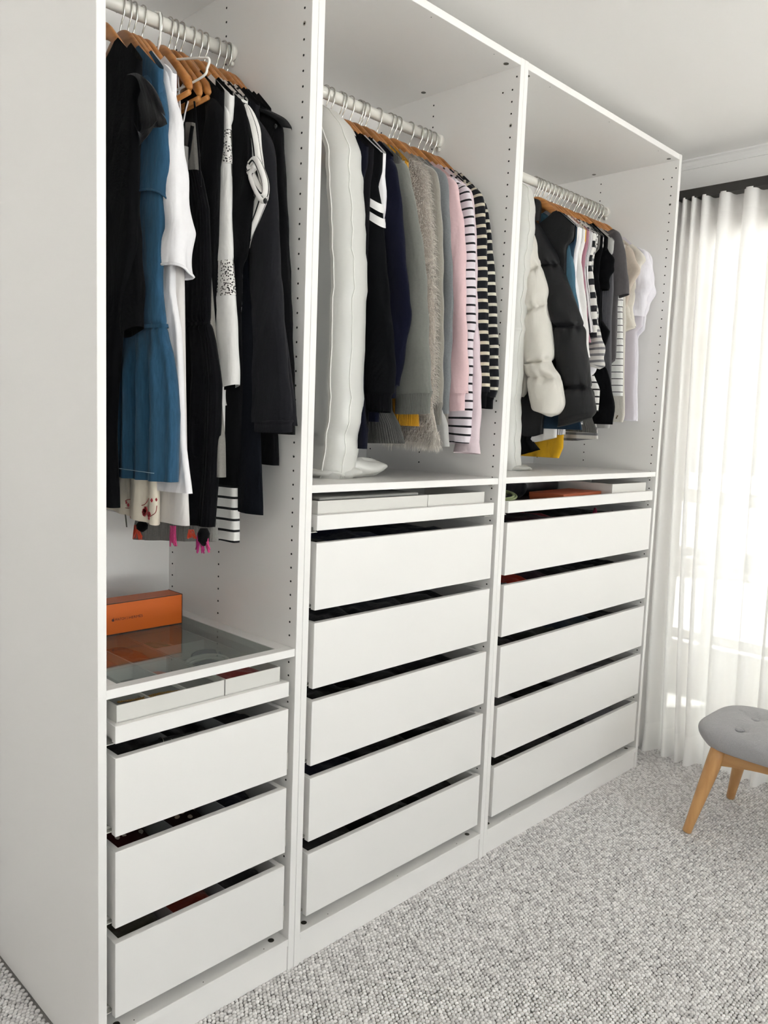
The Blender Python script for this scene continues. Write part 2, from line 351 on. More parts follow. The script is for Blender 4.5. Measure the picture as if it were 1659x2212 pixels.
# ------------------------------------------------------------------ wardrobes
T, H, DB = .01838, 2.364, .5676
X1, X2, X3 = .50158, 1.25823, 2.27033
ZB = .084                                  # top of the bottom board
DTOPS = [1.052, .8600, .6675, .4745, .2805]; DH = .1610
RZ, RY, RR = 2.200, .291, .0148
PIT = .0322
def hole_rows(ztop, zbot): 
    z = ztop; out = []
    while z > zbot: out.append(z); z -= PIT
    return out
DRAW = plain('drawer_white', 'eae8e6', .38, bump=.03, bscale=900, spec=.4)
TRAYB = plain('tray_base_dark', '4a4440', .7, var=.2, bscale=60)
RUN = plain('runner_white_metal', 'd8d6d0', .3, .3)
RUND = plain('runner_shadow_steel', '3a3c40', .4, .7)
units = []; DR = {}
def unit(name, label, x0, x1, tops, tray, shelf, glass):
    r = thing(name, label, 'wardrobe', (x0, 0, 0)); units.append(r)
    def L(b): return (b[0] - x0, b[1] - x0) + tuple(b[2:])
    def bx(n, b, m, p=r, bev=.0008): return box(n, L(b), m, p, bev)
    for side, (a, b_) in enumerate(((x0 + .0004, x0 + T), (x1 - T, x1 - .0004))):
        sp = bx('side_panel', (a, b_, 0, DB + .008, 0, H), WHITE)
        xf = (b_ if side == 0 else a) - x0; ax = (1 if side == 0 else -1, 0, 0)
        hl = []
        for yy, zt, zb_ in ((.025, 2.284, .12), (.320, 2.312, .12), (.545, 2.312, .12)):
            for z in hole_rows(zt, zb_): hl.append(((xf, yy, z), ax))
        hl += [((xf, .058, 2.284), ax), ((xf, .012, 2.316), ax)]
        stuff(discs('peg_holes', hl, HOLE, sp, .0026, 7))
        if side == 1: discs('connector_bolt', [((xf, .025, 2.188 - .0), ax)], STEEL, sp, .0048, 10)
    bx('top_panel', (x0 + T, x1 - T, .0005, DB, H - .0205, H - .001), WHITE)
    bx('bottom_panel', (x0 + T, x1 - T, .0005, DB, ZB - .018, ZB), WHITE)
    bx('plinth', (x0 + T, x1 - T, .004, .020, 0.001, ZB - .0185), WHITE)
    bx('back_panel', (x0 + T, x1 - T, DB - .004, DB + .003, ZB, H - .02), WHITE, bev=0)
    for xx in (x0 + T + .033, x1 - T - .033):
        for yy in (.027, .335):
            disc = discs('cam_lock', [((xx - x0, yy, H - .0205), (0, 0, -1))], LOCK, r, .0075, 14)
        discs('cam_lock', [((xx - x0, .026, ZB), (0, 0, 1))], LOCK, r, .0075, 14)
    nd = [((x0 + T + k * (x1 - x0 - 2 * T) - x0, .018, H - .0205), (0, 0, -1)) for k in (.14, .5, .86)] + [((x0 + T + k * (x1 - x0 - 2 * T) - x0, .012, ZB), (0, 0, 1)) for k in (.14, .5, .86)]
    stuff(discs('pilot_holes', nd, HOLE, r, .0012, 6))
    # clothes rail with its end cups
    y, z = RY, RZ; n = 20
    rail = tube('clothes_rail', [(x0 + T + .001 - x0, y, z), (x1 - T - .001 - x0, y, z)], RR, RAILM, r, n)
    for xx, s in ((x0 + T, 1), (x1 - T, -1)):
        c = tube('rail_cup', [(xx - x0, y, z), (xx + s * .012 - x0, y, z), (xx + s * .014 - x0, y, z)], [RR + .0045, RR + .004, RR + .002], RAILM, rail, n)
        tube('rail_screw', [(xx + s * .002 - x0, y - .004, z - .026), (xx + s * .010 - x0, y - .004, z - .026)], .006, RAILM, rail, 10)
    # drawers
    gx0, gx1 = x0 + T + .0176, x1 - T - .0176
    for zt in tops:
        zb_ = zt - DH; wt = .013
        d = boxes('drawer', [L(q) for q in ((gx0 + .001, gx0 + .001 + wt, .014, .54, zb_ + .012, zt - .0008), (gx1 - wt - .001, gx1 - .001, .014, .54, zb_ + .012, zt - .0008), (gx0 + wt, gx1 - wt, .528, .54, zb_ + .012, zt - .0008), (gx0 + wt, gx1 - wt, .014, .54, zb_ + .014, zb_ + .02))], DRAW, r, .0006)
        DR[(len(units), zt)] = (d, x0)
        box('drawer_front', L((gx0, gx1, 0, .0155, zb_, zt)), DRAW, d, .0009)
        for xa, xb in ((x0 + T + .0005, gx0 + .022), (gx1 - .022, x1 - T - .0005)):
            boxes('drawer_runner', [L((xa, xb, .018, .50, zb_ + .0035, zb_ + .0055)), L((xa if xa < gx0 else xb - .003, xa + .003 if xa < gx0 else xb, .018, .50, zb_ + .0055, zb_ + .045)), L((xa + .004, xb - .004, .03, .50, zb_ + .006, zb_ + .0115))], RUND if False else RUN, d)
    # pull-out tray
    zt = tray; zb_ = zt - .0355
    tr = boxes('pull_out_tray', [L((gx0 + .001, gx0 + .014, .012, .54, zb_ + .006, zt - .0006)), L((gx1 - .014, gx1 - .001, .012, .54, zb_ + .006, zt - .0006)), L((gx0 + .014, gx1 - .014, .53, .54, zb_ + .006, zt - .0006)), L((gx0 + .01, gx1 - .01, .012, .535, zb_ + .006, zb_ + .014))], DRAW, r, .0006)
    box('tray_front', L((gx0, gx1, 0, .015, zb_, zt)), DRAW, tr, .0009)
    box('tray_floor', L((gx0 + .0145, gx1 - .0145, .0155, .529, zb_ + .0142, zb_ + .0155)), TRAYB, tr)
    for xa, xb in ((x0 + T + .0005, gx0 + .018), (gx1 - .018, x1 - T - .0005)):
        boxes('tray_runner', [L((xa, xb, .02, .50, zb_ - .0075, zb_ - .006)), L((xa + .002, xa + .0035, .02, .50, zb_ - .006, zb_ + .004)), L((xb - .006, xb - .0045, .02, .50, zb_ - .006, zb_ + .003))], RUN, tr)
    # shelf
    if not glass:
        bx('shelf', (x0 + T + .0005, x1 - T - .0005, .002, DB - .006, shelf - .0185, shelf), WHITE)
        for xx in (x0 + T + .004, x1 - T - .004):
            box('shelf_support', L((xx - .004, xx + .004, .018, .032, shelf - .0255, shelf - .0187)), RUN, r)
    else:
        f = boxes('glass_shelf', [L(q) for q in ((x0 + T + .0005, x1 - T - .0005, .003, .030, shelf - .0185, shelf), (x0 + T + .0005, x1 - T - .0005, .525, .55, shelf - .0185, shelf), (x0 + T + .0005, x0 + .054, .030, .525, shelf - .0185, shelf), (x1 - .055, x1 - T - .0005, .030, .525, shelf - .0185, shelf))], WHITE, r, .0006)
        box('glass_pane', L((x0 + .0545, x1 - .0555, .0305, .5245, shelf - .007, shelf - .002)), glassmat('shelf_glass', 'e9efed', 1.05), f)
    return r
unit('wardrobe', 'narrow open wardrobe nearest the camera, with a glass-topped shelf and three drawers', 0.0, X1, DTOPS[2:], .7330, .808, True)
unit('wardrobe', 'middle open wardrobe with a solid white shelf and five drawers', X1, X2, DTOPS, 1.1170, 1.189, False)
unit('wardrobe', 'widest open wardrobe, at the far end beside the curtain, with five drawers', X2, X3, DTOPS, 1.1175, 1.190, False)

# ------------------------------------------------------------------ curtain and track
box('curtain_track', (2.452, 2.508, WY0 - .1, YB, 2.257, 2.2915), plain('track_black', '2b2927', .5, bump=.1, bscale=300)).name = 'curtain_track'
tag(bpy.data.objects['curtain_track'], 'dark curtain track running under the ceiling above the sheer curtain', 'curtain track')
def curtain():
    crest = [.115, .083, .046, .008, -.086, -.185, -.285, -.385, -.49, -.60, -.71, -.82, -.93, -1.04, -1.15, -1.26, -1.37, -1.48, -1.59, -1.70, -1.81, -1.92, -2.03, -2.14, -2.25, -2.36]
    crest[0:4] = [.103, .066, .030, -.012]
    ny, nz = 25 * 26, 60
    k = np.linspace(0, len(crest) - 1, ny); yc = np.interp(k, np.arange(len(crest)), crest)
    rng = np.random.default_rng(5)
    def sheet(z0, z1, nz, off=0.0):
        zz = np.linspace(z1, z0, nz); P = np.zeros((nz, ny, 3))
        for i, z in enumerate(zz):
            f = 1 - z / 2.262                       # 0 top, 1 floor
            amp = .033 + .008 * f
            ph = 2 * math.pi * k
            y = yc + .10 * f ** 2.2 * np.exp(-((yc + .05) / .18) ** 2) * -.55 + .022 * f * np.sin(k * 1.7 + .4) + .010 * f * np.sin(k * .63 + 2)
            soft = 1 - .25 * f * (1 + np.sin(k * 1.3 + 1)) / 2
            x = 2.482 - amp * soft * np.cos(ph) - .020 * f * np.exp(-((yc + .03) / .16) ** 2) + .008 * f * np.sin(k * .9) - off
            if z < .1: x -= .02 * (1 - z / .1) ** 2 * (.5 + .5 * np.sin(k * 2.1))
            P[i, :, 0] = np.minimum(x, XW - .008); P[i, :, 1] = y - .085 * np.abs(np.gradient(yc, k)) * np.sin(ph * 2) * (1 - .45 * f); P[i, :, 2] = z
        return P
    m1 = sheer('curtain_voile', 'f5f3f2', .065, .28)
    m2 = sheer('curtain_hem_double', 'f5f3f2', .035, .27)
    r = thing('curtain', 'floor-length sheer white curtain hanging in soft folds beside the wardrobes', 'curtain', (0, 0, 0))
    grid('curtain_panel', sheet(.124, 2.188, 50), m1, r, closed=False, U=np.cumsum(np.full(ny, .006)))
    grid('curtain_heading', sheet(2.188, 2.262, 4), m2, r, closed=False, U=np.cumsum(np.full(ny, .006)))
    grid('curtain_hem', sheet(.006, .124, 8), m2, r, closed=False, U=np.cumsum(np.full(ny, .006)))
curtain()

# ------------------------------------------------------------------ outside, faint behind the curtain
DECKM = plain('deck_boards', 'd9d6d0', .7, var=.1, bscale=30)
struct(boxes('ground', [(XW + .1, 30, -18, 18, -.5, -.12), (-18, XW + .1, -18, YF - .1, -.5, -.12)], plain('pale_gravel', 'd3d0cd', .9, var=.15, bscale=3)))
deck = tag(box('deck', (XW + .1, 4.3, -3.9, 3, -.12, -.02), DECKM), 'pale timber deck outside the sliding door', 'deck')
rl = thing('balustrade', 'white deck railing seen faintly through the sheer curtain', 'railing', (4.2, 0, 0))
boxes('rail', [(-.04, .04, -4, 3, .92, 1.0)], FRM, rl, .004); boxes('rail', [(-.025, .025, -4, 3, .06, .11)], FRM, rl, .003)
for k in range(14): box('post', (-.03, .03, -4 + k * .5, -3.94 + k * .5, -.02, .95), FRM, rl)
EAV = plain('eave_grey', 'b4b2ae', .8)
struct(boxes('eave_and_added_overhang', [(XW + .1, 4.05, -4.1, 3, 2.22, 2.35), (-3, 3.2, -4.6, YF - .1, 2.40, 2.5)], EAV))  # second box: unseen overhang added to cut sky light reaching the fill opening
LEAF = plain('leaf_green', 'a3a68c', .6, var=.4, bscale=2); BARK = plain('bark', '6b5a48', .9, var=.3, bscale=12)
def tree(x, y, h, w, seed, label):
    rg = np.random.default_rng(seed); r = thing('tree', label, 'tree', (x, y, -.12), group='trees beyond the deck')
    tube('trunk', smooth_pts([(0, 0, 0), (.1, .05, h * .3), (0, .15, h * .6), (.1, 0, h * .9)], 12), list(np.linspace(.16, .04, 12)), BARK, r)
    n = 1500; c = rg.normal(0, 1, (n, 3)); c /= np.linalg.norm(c, axis=1)[:, None]; c *= rg.uniform(.3, 1, (n, 1)) ** .5 * np.array([w, w, h * .36]); c[:, 2] += h * .66
    a = rg.normal(0, .1, (n, 3)); b = rg.normal(0, .1, (n, 3)); V = np.stack([c, c + a, c + b, c + a + b], 1).reshape(-1, 3)
    F = [(4 * k, 4 * k + 1, 4 * k + 3, 4 * k + 2) for k in range(n)]
    me = bpy.data.meshes.new('foliage'); me.from_pydata(V.tolist(), [], F); stuff(link('foliage', me, LEAF, r))
tree(7.5, 3.2, 4.2, 1.3, 1, 'leafy tree beyond the deck, nearest the wardrobe end of the curtain')
tree(8.5, .1, 4.6, 1.4, 2, 'leafy tree beyond the deck, seen behind the open folds of the curtain')
tree(7.6, -3.0, 3.9, 1.3, 3, 'leafy tree beyond the deck, towards the right edge of the picture')
# ------------------------------------------------------------------ hangers
ORD = 'first second third fourth fifth sixth seventh eighth ninth tenth eleventh twelfth thirteenth fourteenth fifteenth sixteenth seventeenth eighteenth nineteenth twentieth twenty-first twenty-second twenty-third twenty-fourth twenty-fifth twenty-sixth twenty-seventh twenty-eighth twenty-ninth thirtieth thirty-first thirty-second thirty-third thirty-fourth thirty-fifth thirty-sixth'.split()
def hanger_proto():
    r = thing('wooden_hanger', 'x', 'hanger')
    n, m = 25, 12; P = np.zeros((n, m, 3)); hw = .145
    for i, s in enumerate(np.linspace(-1, 1, n)):
        a = abs(s); y = s * hw
        top = -.050 - .022 * (a / .35) ** 2 if a < .35 else -.072 - (a - .35) * .135
        if a > .9: top -= .012 * ((a - .9) / .1) ** 2
        hgt = .040 - .012 * min(a / .5, 1) + (.004 if a > .6 else 0)
        th = .0055 + .0020 * max(0, (a - .35) / .65) ** 1.3
        if a > .93: k = max(.12, 1 - ((a - .93) / .07) ** 2 * .9); hgt *= k; th *= k
        bend = 0
        for q in range(m):
            an = 2 * math.pi * q / m; ca, sa = math.cos(an), math.sin(an)
            P[i, q] = (bend + th * math.copysign(abs(ca) ** .7, ca), y, top - hgt / 2 + hgt / 2 * math.copysign(abs(sa) ** .75, sa))
    grid('hanger_arms', P, WOODM, r, cap0=True, cap1=True)
    tube('trouser_bar', [(-.003, -.138, -.184), (0, 0, -.186), (-.003, .138, -.184)], .0055, WOODM, r, 8)
    pts = [(0, .0, -.075), (0, 0, -.046), (0, -.004, -.036), (0, -.016, -.020)] + [(0, .0185 * math.cos(a), .0185 * math.sin(a) + .0005) for a in np.linspace(math.radians(197), math.radians(-28), 15)]
    tube('hook', pts, .00175, STEEL, r, 7)
    return r
HP = hanger_proto(); hp_used = [False]
rh = random.Random(11)
def copy_tree(o, parent=None):
    c = o.copy(); COL.objects.link(c)
    if parent is not None: c.parent = parent
    for ch in list(o.children): copy_tree(ch, c)
    return c
def hang(x, label, group, rz=0., rx=0.):
    o = HP if not hp_used[0] else copy_tree(HP)
    hp_used[0] = True
    o.location = (x, RY, RZ); o.rotation_euler = (rx, 0, rz); o['label'] = label; o['group'] = group
    return o
# white plastic-coated wire hanger, turned towards the room
wh = thing('wire_hanger', 'thin white wire hanger among the wooden hangers in the narrow wardrobe', 'hanger', (.279, RY, RZ), rz=.06)
WW = plain('white_coated_wire', 'efeeea', .35)
tube('hook', [(0, -.002, -.085), (0, -.018, -.045), (0, -.0195, 0), (0, -.016, .012), (0, 0, .019), (0, .014, .012), (0, .017, -.004)], .0026, WW, wh, 8)
tube('wire_body', smooth_pts([(0, -.002, -.085), (0, -.09, -.103), (0, -.175, -.122), (0, -.196, -.130), (0, -.190, -.145), (0, -.165, -.160), (0, 0, -.165), (0, .16, -.160), (0, .19, -.140), (0, .17, -.122), (0, .09, -.103), (0, .0, -.085)], 60), .0026, WW, wh, 8)

# ------------------------------------------------------------------ garments
RNG = np.random.default_rng(21)
def ease(a, b, v): t = np.clip((v - a) / (b - a), 0, 1); return t * t * (3 - 2 * t)
def prof(edge, z):
    e = sorted(edge, key=lambda q: q[1]); return np.interp(z, [q[1] for q in e], [q[0] for q in e])
HX = []
def body(parent, name, mat, x, edge, hem, th=.012, amp=.004, k=3, ztop=2.090, neck=.100, yb=None, slant=0., seed=0, nr=44, ns=56, wave=.0, gather=None, shoulder=.86, backoff=.0, hemy=None):
    """hanging trunk of a garment: two faces meeting at its front and back edges, following the hanger at the top"""
    HX.append(x) if name not in ('bag_film', 'tail') and not (name == 'jacket_body' and ztop < 2) else None
    rg = np.random.default_rng(seed + 100)
    ph = rg.uniform(0, 6.28, 12); kk = rg.uniform(.6, 1.5, 12)
    v = np.linspace(0, 1, nr)[:, None]; th_ = np.linspace(0, 2 * math.pi, ns, endpoint=False)[None, :]
    s = -np.cos(th_); f = -np.sin(th_)                       # s: -1 front edge .. 1 back edge; f<0 is the face towards the camera
    zn = ztop - .03 + (hem - ztop + .03) * v
    yf = prof(edge, zn); 
    ybk = np.minimum(2 * RY - yf + backoff, .535) if yb is None else np.full_like(yf, yb)
    if ztop > 2.05 and name != 'bag_film':
        wz = ease(1.955, 2.02, zn); yf = yf * (1 - wz) + np.minimum(yf, .122) * wz; ybk = ybk * (1 - wz) + np.maximum(ybk, .458) * wz
    lim = .186 + 1.2 * np.maximum(0, 2.03 - zn) * 1.0             # narrower at the shoulders
    yf = np.maximum(yf, RY - lim); ybk = np.minimum(ybk, RY + lim)
    mid, half = (yf + ybk) / 2, (ybk - yf) / 2
    y = mid + half * s
    dy = np.abs(y - RY)
    zt = np.where(dy < neck, ztop - .045 * (1 - (dy / neck) ** 2) if neck > 0 else ztop, ztop - (dy - neck) * shoulder - .6 * np.maximum(0, dy - .165))
    hz = hem + slant * s + wave * np.sin(s * 5 + ph[0])
    z = hz + (zt - hz) * (1 - v)
    t = np.maximum(th * (.45 + .55 * ease(0, .25, v)), .0156) * np.abs(f) ** .48 * np.sign(f)
    A = amp * (.15 + .85 * ease(.05, 1, v))
    fold = sum(np.sin(s * math.pi * k * kk[q] + ph[q] + .8 * v * (q - 1)) for q in range(3)) / 2
    fold2 = sum(np.sin(s * math.pi * k * 1.9 * kk[q] + ph[q + 4]) for q in range(2)) / 2 * np.sign(f) * .5
    X = x + t + A * (fold + fold2)
    if gather is not None:                                  # extra fullness below a gathered seam
        zg, ga, gk = gather; g = ease(0, .35, (zg - z) / max(zg - hem, .01)) * (z < zg)
        X = X + g * ga * np.sin(s * math.pi * gk + ph[6] + .7 * np.sin(3 * v)) * (np.abs(f) ** .5) + np.sign(f) * g * ga * .8 * np.abs(f) ** .5
        X = X - np.sign(f) * np.abs(f) ** .6 * th * .5 * np.exp(-((z - zg) / .007) ** 2) + np.where((z < zg) & (z > zg - .10), .0030 * np.sin(s * 48 + ph[7]) * np.sign(f) * np.exp(-(zg - z) / .03), 0)
    P = np.stack([X, y, z], 2)
    return grid(name, P, mat, parent, V=(2.1 - z), U=np.cumsum(np.full(ns, .36 / ns * 2)))
def sleeve(parent, name, mat, x, edge, ry=.045, rx=.016, seed=0, n=46, m=26, wr=.0025, dx=0., puff=None, top=True, cap=False, mouth=0., squash=1.0, wk=1.0, tiltx=0., roll=0.):
    """tube hanging from the shoulder; edge = its front outline (y, z) from shoulder to cuff; ry may be a list along it"""
    rg = np.random.default_rng(seed + 300); ph = rg.uniform(0, 6.28, 10)
    e = smooth_pts(edge, n); u = np.linspace(0, 1, n)
    if not hasattr(ry, '__len__'): ry = [ry * .55, ry, ry, ry * .95]
    R = np.interp(u, np.linspace(0, 1, len(ry)), ry)
    RX = np.interp(u, np.linspace(0, 1, len(rx)), rx) if hasattr(rx, '__len__') else np.full(n, rx)
    D = np.interp(u, np.linspace(0, 1, len(dx)), dx) if hasattr(dx, '__len__') else np.full(n, dx) * u
    if top: RX = RX * (.5 + .5 * ease(0, .18, u)); R = R * (.75 + .25 * ease(0, .15, u))
    if puff:
        for (c, w, d) in puff: g = 1 - d * np.exp(-((u - c) / w) ** 2); R = R * g; RX = RX * g
    L = np.concatenate([[0], np.cumsum(np.linalg.norm(np.diff(e, axis=0), axis=1))])
    a = np.linspace(0, 2 * math.pi, m, endpoint=False)
    P = np.zeros((n, m, 3)); V = np.zeros((n, m))
    tz = np.gradient(e[:, 0]) / np.maximum(1e-6, np.abs(np.gradient(e[:, 1])) + .3 * np.abs(np.gradient(e[:, 0])))   # lean of the sleeve
    for i in range(n):
        ca, sa = np.cos(a), np.sin(a)
        cr = np.sign(ca) * np.abs(ca) ** .85; sr = np.sign(sa) * np.abs(sa) ** .85
        w = wr * (np.sin(a * 2 + ph[0] + L[i] * 9 * wk) + .7 * np.sin(a * 3 + ph[1] - L[i] * 14 * wk) + .6 * np.sin(L[i] * 60 * wk + a * 1.0 + ph[2]) * (.4 + .6 * u[i])) * ease(0, .15, u[i])
        yc = e[i, 0] + R[i]
        P[i, :, 0] = x + D[i] + (RX[i] + w) * sr
        P[i, :, 1] = yc - (R[i] + w) * cr
        P[i, :, 2] = e[i, 1] + np.clip(tz[i], -1.2, 1.2) * R[i] * (1 - cr) * .35 - mouth * (1 - cr) * .5 * ease(.7, 1, u[i]) - tiltx * (1 + sr) * .5 * ease(.75, 1, u[i])
        V[i] = L[i]
    o = grid(name, P, mat, parent, V=V, U=np.cumsum(np.full(m, (R.mean() + RX.mean()) * math.pi / m)), cap1=cap)
    if roll: tube('sleeve_hem', P[-1], roll, mat, parent, 6, closed=True)
    return o, (e[-1, 0], e[-1, 1], R[-1], RX[-1], D[-1])
def cuff(parent, mat, x, end, ln=.045, k=.85, flare=0., seed=0, name='cuff'):
    y, z, R, RX, D = end; n, m = 8, 28; a = np.linspace(0, 2 * math.pi, m, endpoint=False); P = np.zeros((n, m, 3))
    for i in range(n):
        t = i / (n - 1); q = k * (1.06 if i == 1 else 1.0) + flare * t
        if i == 0: q = .98
        P[i, :, 0] = x + D + RX * q * np.sin(a) + .0007 * np.sin(a * 14); P[i, :, 1] = y + R - R * q * np.cos(a) + .0007 * np.cos(a * 14); P[i, :, 2] = z + .004 - ln * t + .003 * np.sin(a + seed)
    return grid(name, P, mat, parent, U=np.cumsum(np.full(m, (R + RX) * math.pi / m)))
def band(parent, name, mat, src_x, edge, z1, z0, th, seed=0, yb=None, grow=.0012):
    """a hem or waist band that wraps the trunk between two heights"""
    e = [(prof(edge, z1) - grow, z1), (prof(edge, z0) - grow, z0)]
    ns, nr = 56, 5; th_ = np.linspace(0, 2 * math.pi, ns, endpoint=False); P = np.zeros((nr, ns, 3))
    for i in range(nr):
        z = z1 + (z0 - z1) * i / (nr - 1); yf = prof(e, z); b = (min(2 * RY - yf, .535) if yb is None else yb) + grow
        mid, half = (yf + b) / 2, (b - yf) / 2
        P[i, :, 1] = mid - half * np.cos(th_); P[i, :, 0] = src_x - (th + grow) * np.sign(np.sin(th_)) * np.abs(np.sin(th_)) ** .6; P[i, :, 2] = z
    return grid(name, P, mat, parent)
GX = {}
def garment(name, label, cat, x, group=None): return thing(name, label, cat, (0, 0, 0), group)
def far_sleeve(parent, mat, x, zc, ry=.04, rx=.013, seed=0):
    """the other sleeve, at the back of the wardrobe"""
    e = [(.40, 2.035), (.425, 1.9), (.44, 1.7), (.44, zc)]
    return sleeve(parent, 'sleeve', mat, x, e, ry, rx, seed + 7, n=16, m=12, wr=.002)

# fabrics
BLK = fabric('black_wool', '09090b', .35, 140, bump=.5, sheen=.03, spec=.1)
BLKRIB = fabric('black_ribbed', '09090c', .3, 60, knit=.016, bump=.8, sheen=.03, spec=.1)
BLKS = fabric('black_smooth', '08080a', .25, 70, sheen=.02, spec=.1)
DEN = fabric('denim_blue', '294d68', .5, 200, bump=.5, sheen=.1, flow=True)
DEN2 = fabric('denim_dark', '182d40', .35, 260, bump=.5, sheen=.1)
WHT = fabric('white_cotton', 'e9e7ea', .05, 50, bump=.25, sheen=.05)
IVO = fabric('ivory_viscose', 'dedcda', .06, 50, bump=.25, sheen=.05)
def lacemat():
    m = fabric('white_crochet_lace', 'e2dfdb', .1, 200, bump=.6); nt = m.node_tree; N = nt.nodes.new; Lk = nt.links.new
    b = nt.nodes['Principled BSDF']; tc = N('ShaderNodeTexCoord'); vo = N('ShaderNodeTexVoronoi'); vo.inputs['Scale'].default_value = 210; Lk(tc.outputs['Object'], vo.inputs['Vector'])
    lt = N('ShaderNodeMath'); lt.operation = 'LESS_THAN'; lt.inputs[1].default_value = .40; Lk(vo.outputs['Distance'], lt.inputs[0])
    tr = N('ShaderNodeBsdfTransparent'); ms = N('ShaderNodeMixShader'); Lk(lt.outputs[0], ms.inputs[0]); Lk(b.outputs[0], ms.inputs[1]); Lk(tr.outputs[0], ms.inputs[2])
    Lk(ms.outputs[0], nt.nodes['Material Output'].inputs['Surface']); return m
LACE = lacemat()
LACEB = fabric('lace_shade_core', '55534f', .2, 60)
STV = fabric('white_black_lengthwise_stripe', 'e4e1de', .05, 60, stripe=('U', .017, .22, '161618', .1))
STH = fabric('white_black_cross_stripe', 'dddbd8', .05, 60, stripe=('V', .0255, .22, '131316'))
CHAR = fabric('charcoal_twill', '1b1b1f', .2, 180, bump=.3, sheen=.05, spec=.12)
CHARD = fabric('black_twill', '0b0b0d', .2, 180, bump=.3, sheen=.03, spec=.12)
NAVYD = fabric('navy_crepe', '080b12', .2, 120, sheen=.03, spec=.12)
GREYK = fabric('grey_marl_knit', '84827f', .28, 220, knit=.006, bump=.5)
SHW = fabric('white_gauze', 'd6d2d0', .12, 30, bump=.4, flow=True)
FLOR = fabric('cream_floral_cotton', 'e6dccb', .06, 40)

R1 = 'clothes hanging in the narrow wardrobe'
# 1 black coat with a big draped collar
g = garment('wool_coat', 'black wool coat with a big draped collar, leftmost in the narrow wardrobe', 'coat', .15, R1); x = .150
e = trace(x, (cA, [(330, 1100), (320, 1400), (315, 1800)]), (cB, [(215, 520), (185, 900), (160, 1300), (185, 1700), (190, 1850)]))
e = [(.15, 2.03)] + e
body(g, 'coat_body', BLK, x, e, e[-1][1] - .002, .020, .003, 2, seed=1)
es = trace(x + .01, (cA, [(180, 420), (280, 620), (335, 900), (330, 1150), (325, 1500), (335, 1900)]), (cB, [(345, 200), (342, 500)]))
sleeve(g, 'sleeve', BLK, x + .012, es, [.02, .045, .05, .045, .04, .035], .018, 1, mouth=.02)
# collar: a folded flap that stands out and droops
c0 = [at(0, x - .012, *cA(*q)) for q in ((115, 640), (230, 570), (330, 545), (420, 620), (480, 740), (510, 840))]
c1 = [at(0, x + .020, *cA(*q)) for q in ((130, 720), (190, 860), (260, 900), (330, 960), (420, 960), (500, 870))]
c2 = [at(0, x - .004, *cA(*q)) for q in ((120, 680), (215, 800), (300, 900), (345, 1010), (350, 1080), (345, 1090))]
A_, B_, C_ = (smooth_pts(q, 24) for q in (c0, c1, c2))
P = np.stack([A_ + (0, 0, -.004), A_, .65 * A_ + .35 * B_ + (.012, 0, -.006), .35 * A_ + .65 * B_ + (.016, .0, -.012), B_, .5 * B_ + .5 * C_ + (.004, 0, 0), C_])
P[0, :, 0] += .010
grid('collar', P, fabric('black_felt', '18171b', .3, 150, bump=.5, sheen=.15), g, closed=False)
# 2 denim dress
g = garment('denim_dress', 'mid-blue denim dress with short sleeves and a gathered skirt', 'dress', .196, R1); x = .196
e = [(.16, 2.03)] + trace(x, (cA, [(500, 520), (520, 900), (528, 1500), (530, 2000)]), (cB, [(532, 200), (548, 500), (575, 600), (605, 900), (618, 1100), (612, 1400), (606, 1680)]))
zw = at(0, x, *cB(500, 505))[2]; hem = at(0, x, *cB(606, 1680))[2]
e[4:6] = [(q[0] + .012, q[1]) for q in e[4:6]]
body(g, 'dress_body', DEN, x, e, hem, .017, .003, 2.2, seed=2, gather=(zw, .010, 8.0), slant=-.004, nr=150, ns=90)
band(g, 'waist_seam', DEN, x, e, zw + .005, zw - .003, .019, grow=.001)
STI = plain('stitch_pale', '8fa6b5', .8)
tube('hem_stitching', [(x - .034, y, hem + .022) for y in np.linspace(e[-1][0] + .02, .36, 12)], .0008, STI, g, 5)
es = trace(x + .004, (cA, [(430, 470), (505, 560), (535, 760), (552, 1050), (560, 1250), (566, 1400)]))
o, end = sleeve(g, 'sleeve', DEN, x + .004, es, [.035, .055, .062, .066, .067], [.012, .02, .024, .026, .030], 2, wr=.002, mouth=.0, tiltx=.050, roll=.0022)
# 3 white shirt dress
g = garment('shirt_dress', 'long white cotton shirt dress with rolled sleeves beside the denim dress', 'dress', .226, R1); x = .226
e = [(.16, 2.03)] + trace(x, (cA, [(560, 540), (585, 800), (600, 1500), (600, 2000)]), (cB, [(600, 220), (645, 450), (655, 700), (662, 1000), (670, 1300), (690, 1500), (720, 1755)]))
hem = at(0, x, *cB(720, 1765))[2]
body(g, 'dress_body', WHT, x, e, hem, .014, .006, 2.6, seed=3, slant=-.004)
es = trace(x, (cA, [(500, 455), (560, 520), (600, 720), (650, 950), (688, 1300), (703, 1600), (716, 1715), (702, 1850), (716, 1970)]))
sleeve(g, 'sleeve', WHT, x, es, [.03, .034, .038, .042, .046, .052, .050], [.010, .016, .019, .021, .024, .027, .026], 3, wr=.0055, mouth=-.01, wk=.9, tiltx=.02, roll=.003)
